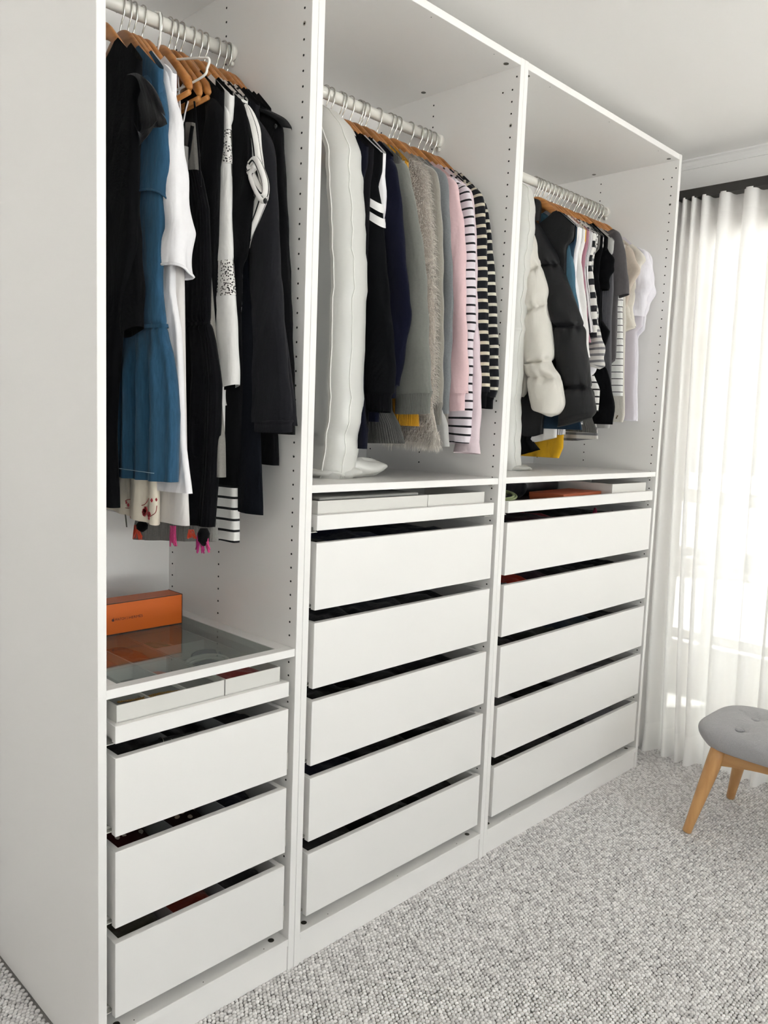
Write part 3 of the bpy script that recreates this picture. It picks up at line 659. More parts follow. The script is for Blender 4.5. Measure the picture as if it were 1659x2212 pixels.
# hems and slips seen below
def slip(name, label, cat, mat, x, front, hem, ztop=1.96, th=.010, amp=.005, k=3, seed=0, group=R1, yb=None, slant=0., straps=None, wave=0., part='dress_body'):
    g = garment(name, label, cat, x, group)
    body(g, part, mat, x, front, hem, th, amp, k, ztop=ztop if ztop < 2.02 else 2.09, neck=0.0 if ztop < 2.02 else .10, seed=seed, slant=slant, yb=yb, wave=wave, shoulder=.15 if ztop < 2.02 else .86)
    if straps is not None:
        for dy in (-.085, .085):
            tube('strap', [(x - .004, RY + dy * .9, 2.075), (x - .006, RY + dy, (ztop + 2.07) / 2), (x - .004, RY + dy * 1.1, ztop - .012)], .003, straps, g, 6, flat=.5)
            tube('strap', [(x + .004, RY + dy * .9, 2.075), (x + .006, RY + dy, (ztop + 2.07) / 2), (x + .004, RY + dy * 1.1, ztop - .012)], .003, straps, g, 6, flat=.5)
    return g
g = slip('floral_skirt_dress', 'cream cotton dress printed with red flowers, its hem below the white dress', 'dress', FLOR, .213, [(.17, 1.95)] + trace(.213, (cB, [(480, 1500), (490, 1780), (488, 1950)])), at(0, .213, *cB(480, 1945))[2], seed=4, slant=.012, straps=FLOR)
# printed sprigs on the floral hem: flat print raised by a hair
RED = plain('print_red', 'b23a42', .8); RED2 = plain('print_rust', '8e3b30', .8)
bm = bmesh.new()
rq = random.Random(4)
for fx, fy, n_, rr in ((385, 1890, 7, .0085), (395, 1870, 6, .007), (420, 1905, 6, .006), (265, 1835, 4, .004), (250, 1815, 4, .0035), (440, 1800, 4, .004), (475, 1795, 4, .0035), (215, 1830, 4, .004), (285, 1925, 4, .003), (420, 1935, 4, .003)):
    c = at(0, .2005, *cB(fx, fy))
    for q in range(n_):
        a = q * 2 * math.pi / n_; disc_bm(bm, (c[0], c[1] + rr * .6 * math.cos(a), c[2] + rr * .6 * math.sin(a)), (-1, 0, 0), rr * .5, 7, .0004)
me = bpy.data.meshes.new('printed_flowers'); bm.to_mesh(me); bm.free(); stuff(link('printed_flowers', me, RED, g))
for pts in (((225, 1840), (250, 1800), (300, 1790)), ((310, 1900), (330, 1850), (390, 1830), (420, 1785)), ((430, 1920), (470, 1890), (480, 1840)), ((215, 1800), (235, 1850), (275, 1860))):
    tube('printed_stem', smooth_pts([at(0, .2003, *cB(*q)) for q in pts], 14), .0009, RED2, g, 5)
slip('gauze_dress', 'thin white gauze dress whose striped hem shows below the white shirt dress', 'dress', SHW, .246, [(.17, 1.95)] + trace(.246, (cB, [(670, 100), (680, 900), (690, 1500), (700, 1800), (708, 1975)])), at(0, .246, *cB(600, 1968))[2], seed=5, straps=WHT, k=6, amp=.003)
gk = slip('knit_shawl_dress', 'grey marl knitted dress with pink and orange tassels along its low hem', 'dress', GREYK, .334, [(.20, 1.95)] + trace(.334, (cB, [(760, 1000), (800, 1600), (930, 2050), (938, 2180)])), at(0, .334, *cB(860, 2160))[2], seed=6, slant=-.022, ztop=1.78)
PNK, ORG, MAG = fabric('tassel_pink', 'c04078', .3, 200), fabric('tassel_orange', 'c9472f', .3, 200), fabric('tassel_magenta', 'a0246a', .3, 200)
for (bx_, by_, ln, m_, xx) in ((600, 1990, 150, PNK, .250), (335, 1985, 105, ORG, .225), (740, 2020, 70, ORG, .256), (800, 2040, 150, MAG, .258), (845, 2050, 140, PNK, .258)):
    for q in range(11):
        a = at(0, xx - .012, *cB(bx_ + rq.uniform(-22, 22), by_)); b_ = at(0, xx - .014 + rq.uniform(-.006, .006), *cB(bx_ + rq.uniform(-34, 34), by_ + ln * rq.uniform(.8, 1.05)))
        tube('tassel_thread', [a, (a + b_) / 2 + np.array([0, .002, 0]), b_], .0016, m_, gk, 5)
for (bx_, by_, ln, xx) in ((370, 1960, 75, .222), (830, 2010, 130, .255)):
    a = at(0, xx - .014, *cB(bx_, by_)); b_ = at(0, xx - .014, *cB(bx_, by_ + ln)); tube('pompom', [a, .7 * a + .3 * b_, .3 * a + .7 * b_, b_], [.008, .013, .012, .003], BLK, gk, 10)
tg = at(0, .2, *cB(245, 1905)); tb = at(0, .2, *cB(255, 2000))
tube('ribbon_end', [tg, tb], .004, fabric('olive_ribbon', '5b5a50', .2, 80), gk, 6, flat=.3)
# grey slip between
slip('slip_dress', 'pale grey satin slip dress on thin white straps', 'dress', fabric('grey_satin', '8d8a88', .1, 30, rough=.5), .285, [(.17, 1.9)] + trace(.285, (cA, [(690, 1500), (670, 2000)]), (cB, [(672, 300), (680, 700)])), 1.2, ztop=1.93, seed=7, straps=WHT)
# 5 black textured dress
x = .312
e = [(.205, 1.93)] + trace(x, (cA, [(815, 1390), (860, 1600), (872, 2000)]), (cB, [(872, 100), (866, 490), (905, 600), (940, 800), (953, 900), (945, 1200), (925, 1600), (890, 2000)]))
zw = at(0, x, *cB(760, 490))[2]
g = garment('ribbed_dress', 'long black crinkled dress with a gathered waist and thin straps', 'dress', x, R1)
body(g, 'dress_body', BLKRIB, x, e, e[-1][1], .018, .005, 3, ztop=1.88, neck=0., shoulder=.1, seed=8, gather=(zw, .007, 8), nr=150, ns=90)
band(g, 'waist_seam', BLKRIB, x, e, zw + .004, zw - .004, .017, grow=.0008)
for q in (((700, 745), (680, 1010), (705, 1190), (745, 940)), ((760, 760), (790, 1100), (808, 1390))):
    tube('strap', smooth_pts([at(0, x - .012, *cA(*p)) for p in q], 16), .0042, BLKRIB, g, 6, flat=.5)
tube('strap', smooth_pts([at(0, x - .014, *cA(*p)) for p in ((650, 750), (628, 850), (650, 1010), (672, 1100))], 12), .0032, WHT, g, 6, flat=.5)
tube('strap', smooth_pts([at(0, x - .014, *cA(*p)) for p in ((715, 755), (690, 850), (668, 1000), (664, 1090))], 12), .0032, WHT, g, 6, flat=.5)
slip('lurex_top', 'silver shimmering camisole edge among the black dresses', 'top', fabric('silver_lurex', '77746f', .3, 300, rough=.4), .326, trace(.326, (cA, [(750, 850), (780, 1000), (800, 1250), (808, 1390)]), (cB, [(985, 1350), (988, 1620)])), at(0, .326, *cB(960, 1625))[2], ztop=1.99, seed=9, yb=.252)
# black cardigan
def top_long(name, label, cat, mat, x, sl, ry, rx, hem, hemedge, seed, cuffm=None, cl=.045, group=R1, th=.013, amp=.003, wr=.0025, bodymat=None, bslant=0., sl_dx=0., mouth=0., flare=0., ck=.85, puff=None, k=2.5, wk=1.0, topc=True):
    g = garment(name, label, cat, x, group); bm_ = bodymat or mat
    body(g, 'garment_body', bm_, x + .004, hemedge, hem, th, amp, k, seed=seed, slant=bslant)
    o, end = sleeve(g, 'sleeve', mat, x, sl, ry, rx, seed, wr=wr, dx=sl_dx, mouth=mouth, puff=puff, wk=wk, top=topc)
    if cuffm is not None: cuff(g, cuffm, x, end, cl, ck, flare, seed)
    far_sleeve(g, mat, x, sl[-1][1], seed=seed)
    return g
x = .338
top_long('cardigan', 'fine black cardigan left of the white lace sleeve', 'cardigan', BLK, x, trace(x, (cA, [(870, 690), (955, 770), (975, 950), (955, 1200), (925, 1550), (885, 1850)]), (cB, [(878, 100), (870, 400)])), .04, .013, 1.50, [(.13, 2.03), (.14, 1.5)], 10)
# 6 white blouse with lace bands on a bell sleeve
x = .362
g = garment('lace_blouse', 'white blouse with two crochet lace bands on its long bell sleeve', 'blouse', x, R1)
body(g, 'blouse_body', IVO, x + .006, [(.14, 2.03), (.14, 1.5)], 1.30, .010, .004, 3, seed=11)
ed = trace(x, (cA, [(960, 750), (1010, 820), (1026, 970), (1029, 1100), (1030, 1220), (1030, 1500), (1032, 1750), (1042, 1940), (1048, 2080)]), (cB, [(1056, 268), (1068, 500), (1078, 760), (1083, 935)]))
ryl = [.012, .018, .026, .030, .033, .042, .052, .058, .063, .066, .070, .074, .078]
Ls = np.cumsum([0] + [math.dist(ed[i], ed[i + 1]) for i in range(len(ed) - 1)])
def seg(a, b, mat, nm, sd):
    sleeve(g, nm, mat, x, ed[a:b + 1], ryl[a:b + 1], [.008 + .0012 * q for q in range(a, b + 1)], 11, n=22, wr=.0018 if mat is not LACE else .001, top=(a == 0), mouth=.03 if b == 12 else 0.)
seg(0, 2, IVO, 'sleeve', 0); seg(2, 4, LACE, 'lace_band', 0); seg(4, 7, IVO, 'sleeve', 0); seg(7, 9, LACE, 'lace_band', 0); seg(9, 12, IVO, 'sleeve', 0)
sleeve(g, 'sleeve_shade_core', LACEB, x + .003, ed[1:10], [q * .55 for q in ryl[1:10]], .005, 12, wr=0., top=False)  # dark grey core put inside as the shade behind the lace holes
e2 = trace(x + .02, (cB, [(1040, 600), (1048, 900), (1046, 1080)])); sleeve(g, 'sleeve', IVO, x + .02, e2, .035, .012, 13, wr=.004, top=False, mouth=.02)
# 7 black jacket
x = .384
top_long('knit_jacket', 'plain black knitted jacket right of the white lace blouse', 'jacket', BLK, x, trace(x, (cA, [(1040, 680), (1110, 760), (1160, 960), (1176, 1300), (1180, 1600), (1150, 1900)]), (cB, [(1120, 100), (1110, 600), (1090, 980)])), .045, .014, at(0, x, *cB(1040, 1690))[2], [(.13, 2.03), (.12, 1.7)] + trace(x, (cB, [(1095, 900), (1085, 1300), (1075, 1500), (1065, 1690)])), 14)
x = .392
slip('striped_skirt', 'white skirt with thin black cross stripes, low hem in the narrow wardrobe', 'dress', STH, x, [(.15, 2.0)] + trace(x, (cB, [(1105, 0), (1100, 500), (1095, 740), (1072, 1500), (1072, 1700), (1074, 2060)])), at(0, x, *cB(1010, 2085))[2], ztop=2.06, seed=15, th=.012, slant=.006)
x = .412
slip('navy_dress', 'long navy crepe dress hanging below the charcoal coat', 'dress', NAVYD, x, [(.15, 2.0), (.13, 1.8)] + trace(x, (cB, [(1180, 100), (1235, 380), (1240, 900), (1255, 1300), (1272, 1835)])), at(0, x, *cB(1180, 1870))[2], ztop=2.06, seed=16, slant=.008, amp=.006, k=2)
# 8 striped wrap top with a knotted sleeve
x = .404
g = garment('striped_wrap_top', 'white top with black lengthwise stripes and a knotted sleeve', 'top', x, R1)
body(g, 'top_body', STH, x, [(.14, 2.02), (.15, 1.6)], 1.50, .011, .003, 2, seed=17)
ed = trace(x, (cA, [(1120, 745), (1165, 800), (1205, 890), (1240, 1030), (1258, 1160), (1275, 1270), (1300, 1400), (1303, 1480), (1262, 1600), (1205, 1740), (1165, 1850)]))
sleeve(g, 'sleeve', STV, x, ed, [.012, .016, .018, .020, .021, .023, .022, .020, .019, .018, .016], .013, 17, wr=.0022, n=60, wk=1.4)
kn = [at(0, x - .020, *cA(*q)) for q in ((1180, 1225), (1215, 1195), (1255, 1260), (1290, 1370), (1285, 1450), (1240, 1400), (1195, 1310), (1168, 1260))]
tube('sleeve_knot', smooth_pts(kn + [kn[0]], 40), .0080, STV, g, 10)
tube('sleeve_knot', smooth_pts([at(0, x - .026, *cA(*q)) for q in ((1165, 1290), (1200, 1265), (1215, 1240), (1180, 1300), (1210, 1400), (1260, 1490), (1290, 1500))], 26), [.006] * 26, STV, g, 10)
# 9 charcoal coat
x = .432
g = garment('trench_coat', 'smooth charcoal coat with a stitched hem near the right side of the narrow wardrobe', 'coat', x, R1)
e = [(.14, 2.03), (.12, 1.9)] + trace(x, (cA, [(1370, 1300), (1388, 1700), (1412, 2100)]), (cB, [(1422, 150), (1452, 500), (1488, 900), (1512, 1240)]))
hem = at(0, x, *cB(1512, 1255))[2]
body(g, 'coat_body', CHAR, x + .004, e, hem, .020, .004, 1.6, seed=18, slant=-.003)
es = trace(x - .006, (cA, [(1210, 860), (1290, 960), (1350, 1120), (1372, 1500), (1395, 2000)]), (cB, [(1412, 200), (1438, 600), (1468, 950), (1488, 1210)]))
o, end = sleeve(g, 'sleeve', CHAR, x - .008, es, [.02, .040, .046, .050, .056, .064, .070], [.012, .018, .02, .021, .022, .024], 18, wr=.0015)
cuff(g, CHAR, x - .008, end, .028, 1.0, name='sleeve_hem')
# 10 black coat with epaulette
x = .455
g = garment('epaulette_coat', 'black coat with a buttoned shoulder strap, last in the narrow wardrobe', 'coat', x, R1)
e = [(.14, 2.03), (.09, 1.95)] + trace(x, (cA, [(1430, 1100), (1452, 1500), (1470, 1900)]), (cB, [(1490, 500), (1500, 900), (1500, 1290)]))
body(g, 'coat_body', CHARD, x, e, at(0, x, *cB(1480, 1310))[2], .013, .003, 1.5, seed=19)
es = trace(x, (cA, [(1260, 830), (1340, 855), (1410, 940), (1432, 1150), (1455, 1600)]), (cB, [(1478, 300), (1500, 900), (1505, 1180)]))
sleeve(g, 'sleeve', CHARD, x, es, [.02, .034, .04, .045, .05], .012, 19, wr=.002)
ep = [at(0, x - .016, *cA(*q)) for q in ((1195, 790), (1290, 830), (1370, 875), (1412, 930), (1418, 950))]
P = smooth_pts(ep, 20); Q = P + np.array([.026, 0, .004]); grid('shoulder_strap', np.stack([P + (0, 0, -.006), P, Q, Q + (0, 0, -.006)]), CHARD, g, closed=False)
b_ = at(0, x - .018, *cA(1365, 945)); bt = lathe('button', [(0.001, -.002), (.005, -.002), (.006, 0), (.0055, .0016), (.001, .001)], (0, 0, 0), plain('button_dark', '202022', .25), g, 14)
bt.location = b_; bt.rotation_euler = (0, -math.pi / 2, 0)
slip('black_skirt', 'black hem below the epaulette coat at the right of the narrow wardrobe', 'dress', CHARD, .468, [(.15, 2.0), (.12, 1.6)] + trace(.468, (cB, [(1380, 1290), (1386, 1500)])), at(0, .468, *cB(1330, 1535))[2], ztop=2.04, seed=20, th=.008)
# ------------------------------------------------------------------ middle wardrobe
R2 = 'clothes hanging in the middle wardrobe'
FILM = sheer('garment_bag_film', 'e8e8e6', .45, .4, .10)
PIPW = plain('bag_piping_white', 'f2f1ec', .6)
FILMW = sheer('garment_bag_white', 'f4f3ef', .06, .35, .06)
def garment_bag(label, x, ed, hem, pool, inner, seed, th=.05):
    g = thing('garment_bag', label, 'garment bag', (0, 0, 0))
    body(g, 'bag_film', FILM, x - .004, [(q[0] + .012, q[1]) for q in ed], hem + .004, th, .005, 2, ztop=2.11, neck=0., shoulder=.42, seed=seed, nr=50)
    e = smooth_pts(ed, 50); rg = np.random.default_rng(seed); P = []
    for i, (y, z) in enumerate(e):                         # opaque front gusset with piped edges
        w = .0015 * math.sin(z * 40 + seed) + .0018 * math.sin(z * 93); k = min(1, .35 + i / 9)
        P.append([(x - th * k * .9, y + .050 * k + .008 + w, z), (x - th * k * 1.0, y + .040 * k + w, z), (x - th * k * .75, y + .014 + w, z), (x - th * k * .3, y + .003 + w * 2, z), (x + th * k * .3, y + w, z), (x + th * k * .8, y + .012 + w, z), (x + th * k, y + .045, z)])
    P = np.array(P); grid('bag_gusset', P, FILMW, g, closed=False)
    for c in (1, 3): tube('bag_piping', P[:, c] + (-.0008, -.0006, 0), .0014, PIPW, g, 6)
    for c, (yy) in enumerate((.10, .15)):
        tube('bag_crease', [(x - th * .86 - .002, y + yy * min(1, .3 + i / 9) + .004 * math.sin(z * 22 + c * 2), z) for i, (y, z) in enumerate(e[3:])], .0012, FILMW, g, 5)
    for (cx, cy, cz, sx, sy, sz, sd) in pool:              # crumpled spare length lying on the shelf
        n, m = 14, 24; rgp = np.random.default_rng(sd); ph = rgp.uniform(0, 6, 6); Q = np.zeros((n, m, 3))
        for i in range(n):
            t = math.pi * i / (n - 1)
            for j in range(m):
                a = 2 * math.pi * j / m; w = 1 + .10 * math.sin(3 * a + ph[0] + 2 * t) + .08 * math.sin(5 * a + ph[1] - 3 * t) + .05 * math.sin(9 * a + ph[2])
                Q[i, j] = (cx + sx * w * math.sin(t) * math.cos(a), cy + sy * w * math.sin(t) * math.sin(a), max(inner[3] + .0015, cz + sz * math.cos(t) * (1 + .2 * math.sin(2 * a + ph[3]))))
        grid('bag_spare_fold', Q, FILMW, g)
    return g
x = .735
ed = trace(x, (cC, [(150, 262), (250, 312), (330, 430), (382, 570), (402, 760), (416, 1100), (430, 1400), (436, 1700), (424, 2020)]), (cD, [(424, 300), (410, 800), (402, 1100), (376, 1300), (352, 1480), (318, 1640)]))
garment_bag('translucent white garment bag hanging at the left of the middle wardrobe, pooling on the shelf', x, ed, 1.193, [(.76, ed[-1][0] + .03, 1.205, .055, .045, .017, 1), (.83, ed[-1][0] + .035, 1.215, .085, .035, .024, 2), (.72, ed[-1][0] + .06, 1.203, .05, .07, .014, 3)], (0, 0, 0, 1.189), 31)
slip('bagged_dress', 'grey dress inside the middle wardrobe garment bag', 'dress', fabric('grey_wool_dress', '8b9094', .15, 60), .735, [(.20, 2.03), (.185, 1.7), (.17, 1.45)], 1.33, ztop=1.97, seed=32, group=R2, th=.016)
HOOD = fabric('charcoal_marl', '121115', .3, 200, sheen=.05, spec=.1); NAVYK = fabric('navy_sweatshirt', '0c0e20', .25, 220, sheen=.06, spec=.1); NAVR = fabric('navy_rib', '0c0e1e', .2, 200, knit=.004, bump=.6, sheen=.04, spec=.1)
BSW = fabric('black_sweatshirt', '090a0d', .25, 220, sheen=.04, spec=.1)
x = .790
top_long('hoodie', 'charcoal hooded sweater just right of the garment bag, middle wardrobe', 'sweater', HOOD, x, trace(x, (cC, [(370, 540), (412, 640), (438, 900), (448, 1400), (455, 1900)]), (cD, [(463, 300), (470, 800), (478, 1100), (502, 1240)])), .042, .014, 1.28, [(.13, 2.03), (.13, 1.4)], 33, NAVR, .05, R2, th=.012, ck=1.0)
slip('navy_cardigan', 'dark navy cardigan with a low straight hem beside the garment bag', 'cardigan', NAVR, .775, [(.14, 2.03), (.12, 1.7)] + trace(.775, (cD, [(470, 1000), (498, 1250), (495, 1385)])), at(0, .775, *cD(430, 1390))[2], ztop=2.07, seed=34, group=R2, th=.010, part='garment_body')
# black sweater with two white sleeve stripes
x = .824
ed = trace(x, (cC, [(430, 590), (530, 685), (565, 800), (600, 980), (628, 1190), (642, 1400), (665, 1650), (690, 2000)]), (cD, [(702, 350), (712, 650), (712, 940)]))
g = top_long('varsity_sweater', 'black sweater with two white stripes round its upper sleeve', 'sweater', BSW, x, ed, [.025, .052, .058, .060, .060, .058], [.012, .019, .021, .022, .022], 1.33, [(.13, 2.03), (.14, 1.4)], 35, fabric('black_rib', '0a0a0d', .2, 200, knit=.004, bump=.6, sheen=.03, spec=.1), .052, R2, ck=.86, wr=.002)
WST = plain('white_tape', 'e8e6e6', .8, bump=.1, bscale=400)
es = smooth_pts(ed, 80)
for za, zb_ in ((cC(620, 1085), cC(626, 1160)), (cC(628, 1205), cC(632, 1280))):
    z1, z0 = at(0, x, *za)[2] + .008, at(0, x, *zb_)[2] + .008
    P = []
    for z in np.linspace(z1, z0, 6):
        i = int(np.argmin(abs(es[:, 1] - z))); y0 = es[i, 0]; a = np.linspace(0, 2 * math.pi, 32, endpoint=False); R_ = .0575
        P.append(np.stack([x - .0245 * np.sign(np.sin(a)) * np.abs(np.sin(a)) ** .8, y0 + R_ - (R_ + .0025) * np.cos(a), z + .075 * (1 - np.cos(a)) * .5], 1))
    grid('sleeve_stripe', np.array(P), WST, g)
slip('white_shirt', 'white collared shirt peeping out behind the striped-sleeve black sweater', 'shirt', WHT, .838, trace(.838, (cC, [(600, 715), (640, 735), (658, 850), (650, 1000), (630, 1150)])) + [(.17, 1.6)], 1.42, ztop=2.06, seed=36, group=R2, th=.012, part='garment_body')
x = .862
top_long('navy_sweatshirt', 'dark navy sweatshirt with a bulging sleeve, middle wardrobe', 'sweatshirt', NAVYK, x, trace(x, (cC, [(650, 650), (715, 730), (748, 900), (788, 1200), (828, 1600), (854, 1850), (860, 1960)]), (cD, [(856, 200), (822, 500), (782, 700), (745, 880)])), [.025, .05, .058, .062, .062, .05, .038], [.012, .018, .02, .02], 1.34, [(.13, 2.03), (.14, 1.4)], 37, NAVR, .035, R2, ck=.85)
GGR = fabric('grey_green_fleece', '6e6f6a', .14, 160, sheen=.25); GGRr = fabric('grey_green_rib', '666762', .12, 160, knit=.004, bump=.5)
x = .905
top_long('grey_sweatshirt', 'grey-green sweatshirt with a wide ribbed cuff, middle wardrobe', 'sweatshirt', GGR, x, trace(x, (cC, [(690, 640), (780, 690), (832, 770), (870, 950), (910, 1200), (950, 1500), (985, 1900)]), (cD, [(972, 100), (1000, 400), (1020, 700), (1032, 940)])), [.025, .052, .060, .066, .070, .072, .068], [.014, .02, .024, .026, .026], 1.33, [(.13, 2.03), (.14, 1.4)], 38, GGRr, .058, R2, ck=.88, wr=.003)
slip('mustard_jumper', 'mustard yellow ribbed jumper hem below the grey-green cuff', 'jumper', fabric('mustard_rib', 'c08a1e', .12, 160, knit=.006, bump=.6), .925, [(.15, 2.02), (.15, 1.7)] + trace(.925, (cD, [(880, 1000), (908, 1100), (910, 1205)])), at(0, .925, *cD(800, 1205))[2], ztop=2.05, seed=39, group=R2, th=.012, part='garment_body')
slip('marl_jumper', 'dark grey marl jumper with a low ribbed hem, middle wardrobe', 'jumper', fabric('dark_grey_marl', '575654', .35, 300, knit=.007, bump=.6), .900, [(.15, 2.02), (.16, 1.7)] + trace(.900, (cD, [(700, 1100), (760, 1200), (800, 1370)])), at(0, .900, *cD(650, 1365))[2], ztop=2.05, seed=40, group=R2, slant=-.008, part='garment_body')
# fluffy cardigan
FUR = fabric('fluffy_beige', 'a69c92', .25, 160, sheen=.6); FURS = fabric('fluffy_strands', 'cfc8c0', .15, 160, sheen=.4)
x = .968
ed = trace(x, (cC, [(820, 700), (930, 745), (975, 850), (1003, 1100), (1022, 1400), (1036, 1700), (1046, 2030)]), (cD, [(1040, 200), (1040, 700), (1034, 1000)]))
he = [(.14, 2.03)] + trace(x, (cD, [(1000, 600), (1030, 1000), (1075, 1290)]))
hz = at(0, x, *cD(950, 1340))[2]
g = top_long('fluffy_cardigan', 'fluffy beige cardigan with long hairs on its sleeve and hem', 'cardigan', FUR, x, ed, [.025, .05, .055, .06, .06, .055], [.014, .02, .022, .022], hz, he, 41, None, .05, R2, wr=.002)
def fur(parent, spots, n, ln, seed, mat, w=.0004, down=.6):
    rg = np.random.default_rng(seed); V = []; F = []
    for q in range(n):
        p, nrm = spots(rg); d = np.array(nrm) + rg.normal(0, .45, 3); d[2] -= down * rg.uniform(.2, 1); d /= np.linalg.norm(d)
        L_ = ln * rg.uniform(.4, 1.1); t = np.cross(d, rg.normal(0, 1, 3)); t /= np.linalg.norm(t); b0 = len(V)
        mid = p + d * L_ * .6; tip = p + d * L_ + np.array([0, 0, -.25 * L_])
        V += [p - t * w, p + t * w, mid + t * w * .8, mid - t * w * .8, tip]; F += [(b0, b0 + 1, b0 + 2, b0 + 3), (b0 + 3, b0 + 2, b0 + 4)]
    me = bpy.data.meshes.new('fluff'); me.from_pydata([tuple(v) for v in V], [], F); return stuff(link('fluff', me, mat, parent))
ef = smooth_pts(ed, 60); hef = smooth_pts(he, 40)
def sp1(rg):
    i = int(rg.integers(3, 60)); a = rg.uniform(-2.4, .9); y, z = ef[i]; R_ = .055
    return np.array([x + .022 * math.sin(a), y + R_ - R_ * math.cos(a), z + rg.normal(0, .004)]), (math.sin(a), -math.cos(a), 0)
def sp2(rg):
    i = int(rg.integers(26, 40)); y, z = hef[i]; u = rg.uniform(0, 1) ** 2; 
    if rg.uniform() < .6: return np.array([x - .012 + .024 * rg.uniform(), hef[-1][0] + u * .2, hz + abs(rg.normal(0, .012))]), (-.6, -.3, -.6)
    return np.array([x - .010, y + u * .12, z]), (-.8, -.6, -.2)
fur(g, sp1, 6500, .022, 1, FURS, .0006); fur(g, sp2, 3400, .026, 2, FURS, .0006, 1.2)
TAU = fabric('taupe_knit', '8c877f', .22, 200, sheen=.4, knit=.005); GRK = fabric('mid_grey_knit', '6f7275', .28, 260, sheen=.2); RIBG = fabric('grey_rib_cuff', '85817b', .2, 160, knit=.004, bump=.8)
x = 1.016
top_long('taupe_jumper', 'soft taupe-grey jumper with a ribbed cuff beside the fluffy cardigan', 'jumper', TAU, x, trace(x, (cC, [(950, 725), (1050, 775), (1082, 860), (1096, 1100), (1110, 1500), (1116, 2000)]), (cD, [(1110, 300), (1112, 700), (1118, 1020)])), .05, .018, 1.32, [(.13, 2.03), (.14, 1.4)], 42, RIBG, .062, R2, ck=.9)
x = 1.050
top_long('grey_jumper', 'plain mid-grey knitted jumper left of the pink sweatshirt', 'jumper', GRK, x, trace(x, (cC, [(1030, 745), (1100, 780), (1146, 860), (1170, 1200), (1186, 1600), (1192, 2000)]), (cD, [(1190, 600), (1182, 950), (1168, 1110)])), .045, .015, 1.33, [(.13, 2.03), (.14, 1.4)], 43, RIBG, .03, R2, ck=.9)
slip('pale_tee', 'pale grey jersey top with a low hem between the jumpers', 'top', fabric('pale_grey_jersey', 'a9a8a6', .08, 80), 1.035, [(.15, 2.02), (.15, 1.6)] + trace(1.035, (cD, [(1150, 1150), (1160, 1380)])), at(0, 1.035, *cD(1100, 1372))[2], ztop=2.04, seed=44, group=R2, th=.010, part='garment_body')
PINK = fabric('pink_fleece', 'd8b9bc', .06, 120, sheen=.3); PALE = fabric('pale_lilac_pink', 'd9c8ce', .05, 120, sheen=.2)
x = 1.102
top_long('pink_sweatshirt', 'dusty pink sweatshirt with a gathered cuff, middle wardrobe', 'sweatshirt', PINK, x, trace(x, (cC, [(1150, 825), (1210, 862), (1243, 930), (1260, 1090), (1282, 1260), (1295, 1600), (1300, 2000)]), (cD, [(1302, 300), (1314, 700), (1324, 940)])), [.022, .04, .048, .052, .054, .056], [.012, .018, .02, .022], 1.36, [(.13, 2.03), (.14, 1.4)], 45, PINK, .055, R2, ck=.74, wr=.003, flare=.05)
STB = fabric('lilac_white_black_stripe', 'dcd3da', .05, 80, stripe=('V', .0245, .24, '17161b')); STK = fabric('black_cream_stripe', '15161c', .2, 100, stripe=('V', .0300, .30, 'cfc6b2')); STK2 = fabric('black_white_stripe', '14151b', .2, 100, stripe=('V', .0300, .28, 'cfcabb', .4))
x = 1.140
top_long('breton_top', 'white long-sleeved top with thin black stripes, next to the pink sweatshirt', 'top', STB, x, trace(x, (cC, [(1250, 885), (1318, 930), (1352, 1050), (1374, 1300), (1381, 1600), (1386, 2000)]), (cD, [(1382, 200), (1366, 500), (1346, 900), (1338, 1200), (1318, 1350)])), [.025, .045, .05, .05, .046, .042, .04], [.012, .016, .018, .018], 1.40, [(.13, 2.03), (.14, 1.5)], 46, STB, .006, R2, ck=1.0)
x = 1.164
top_long('pale_pink_top', 'pale pink top whose long sleeve ends in a flared cuff, middle wardrobe', 'top', PALE, x, trace(x, (cC, [(1300, 900), (1360, 1000), (1392, 1400), (1412, 2000)]), (cD, [(1412, 400), (1418, 800), (1408, 1310)])), [.022, .042, .045, .042, .040], [.012, .016, .018], 1.42, [(.13, 2.03), (.14, 1.5)], 47, PALE, .048, R2, ck=.95, flare=.25)
x = 1.183
top_long('dark_breton_jumper', 'black jumper with cream stripes, front one of two at the right of the middle wardrobe', 'jumper', STK, x, trace(x, (cC, [(1330, 890), (1420, 960), (1452, 1060), (1462, 1200), (1476, 1500), (1490, 2000)]), (cD, [(1494, 350), (1492, 700), (1482, 930)])), [.022, .042, .046, .046, .044], [.012, .015, .017], 1.45, [(.13, 2.03), (.14, 1.5)], 48, BSW, .045, R2, ck=.9)
x = 1.205
top_long('dark_breton_jumper', 'black jumper with cream stripes, last garment at the right of the middle wardrobe', 'jumper', STK2, x, trace(x, (cC, [(1400, 930), (1475, 1080), (1505, 1250), (1540, 1600), (1560, 2000)]), (cD, [(1562, 400), (1566, 600), (1556, 880), (1535, 975)])), [.022, .04, .044, .044, .042], [.010, .014, .015], 1.45, [(.13, 2.03), (.14, 1.5)], 49, BSW, .035, R2, ck=.9)

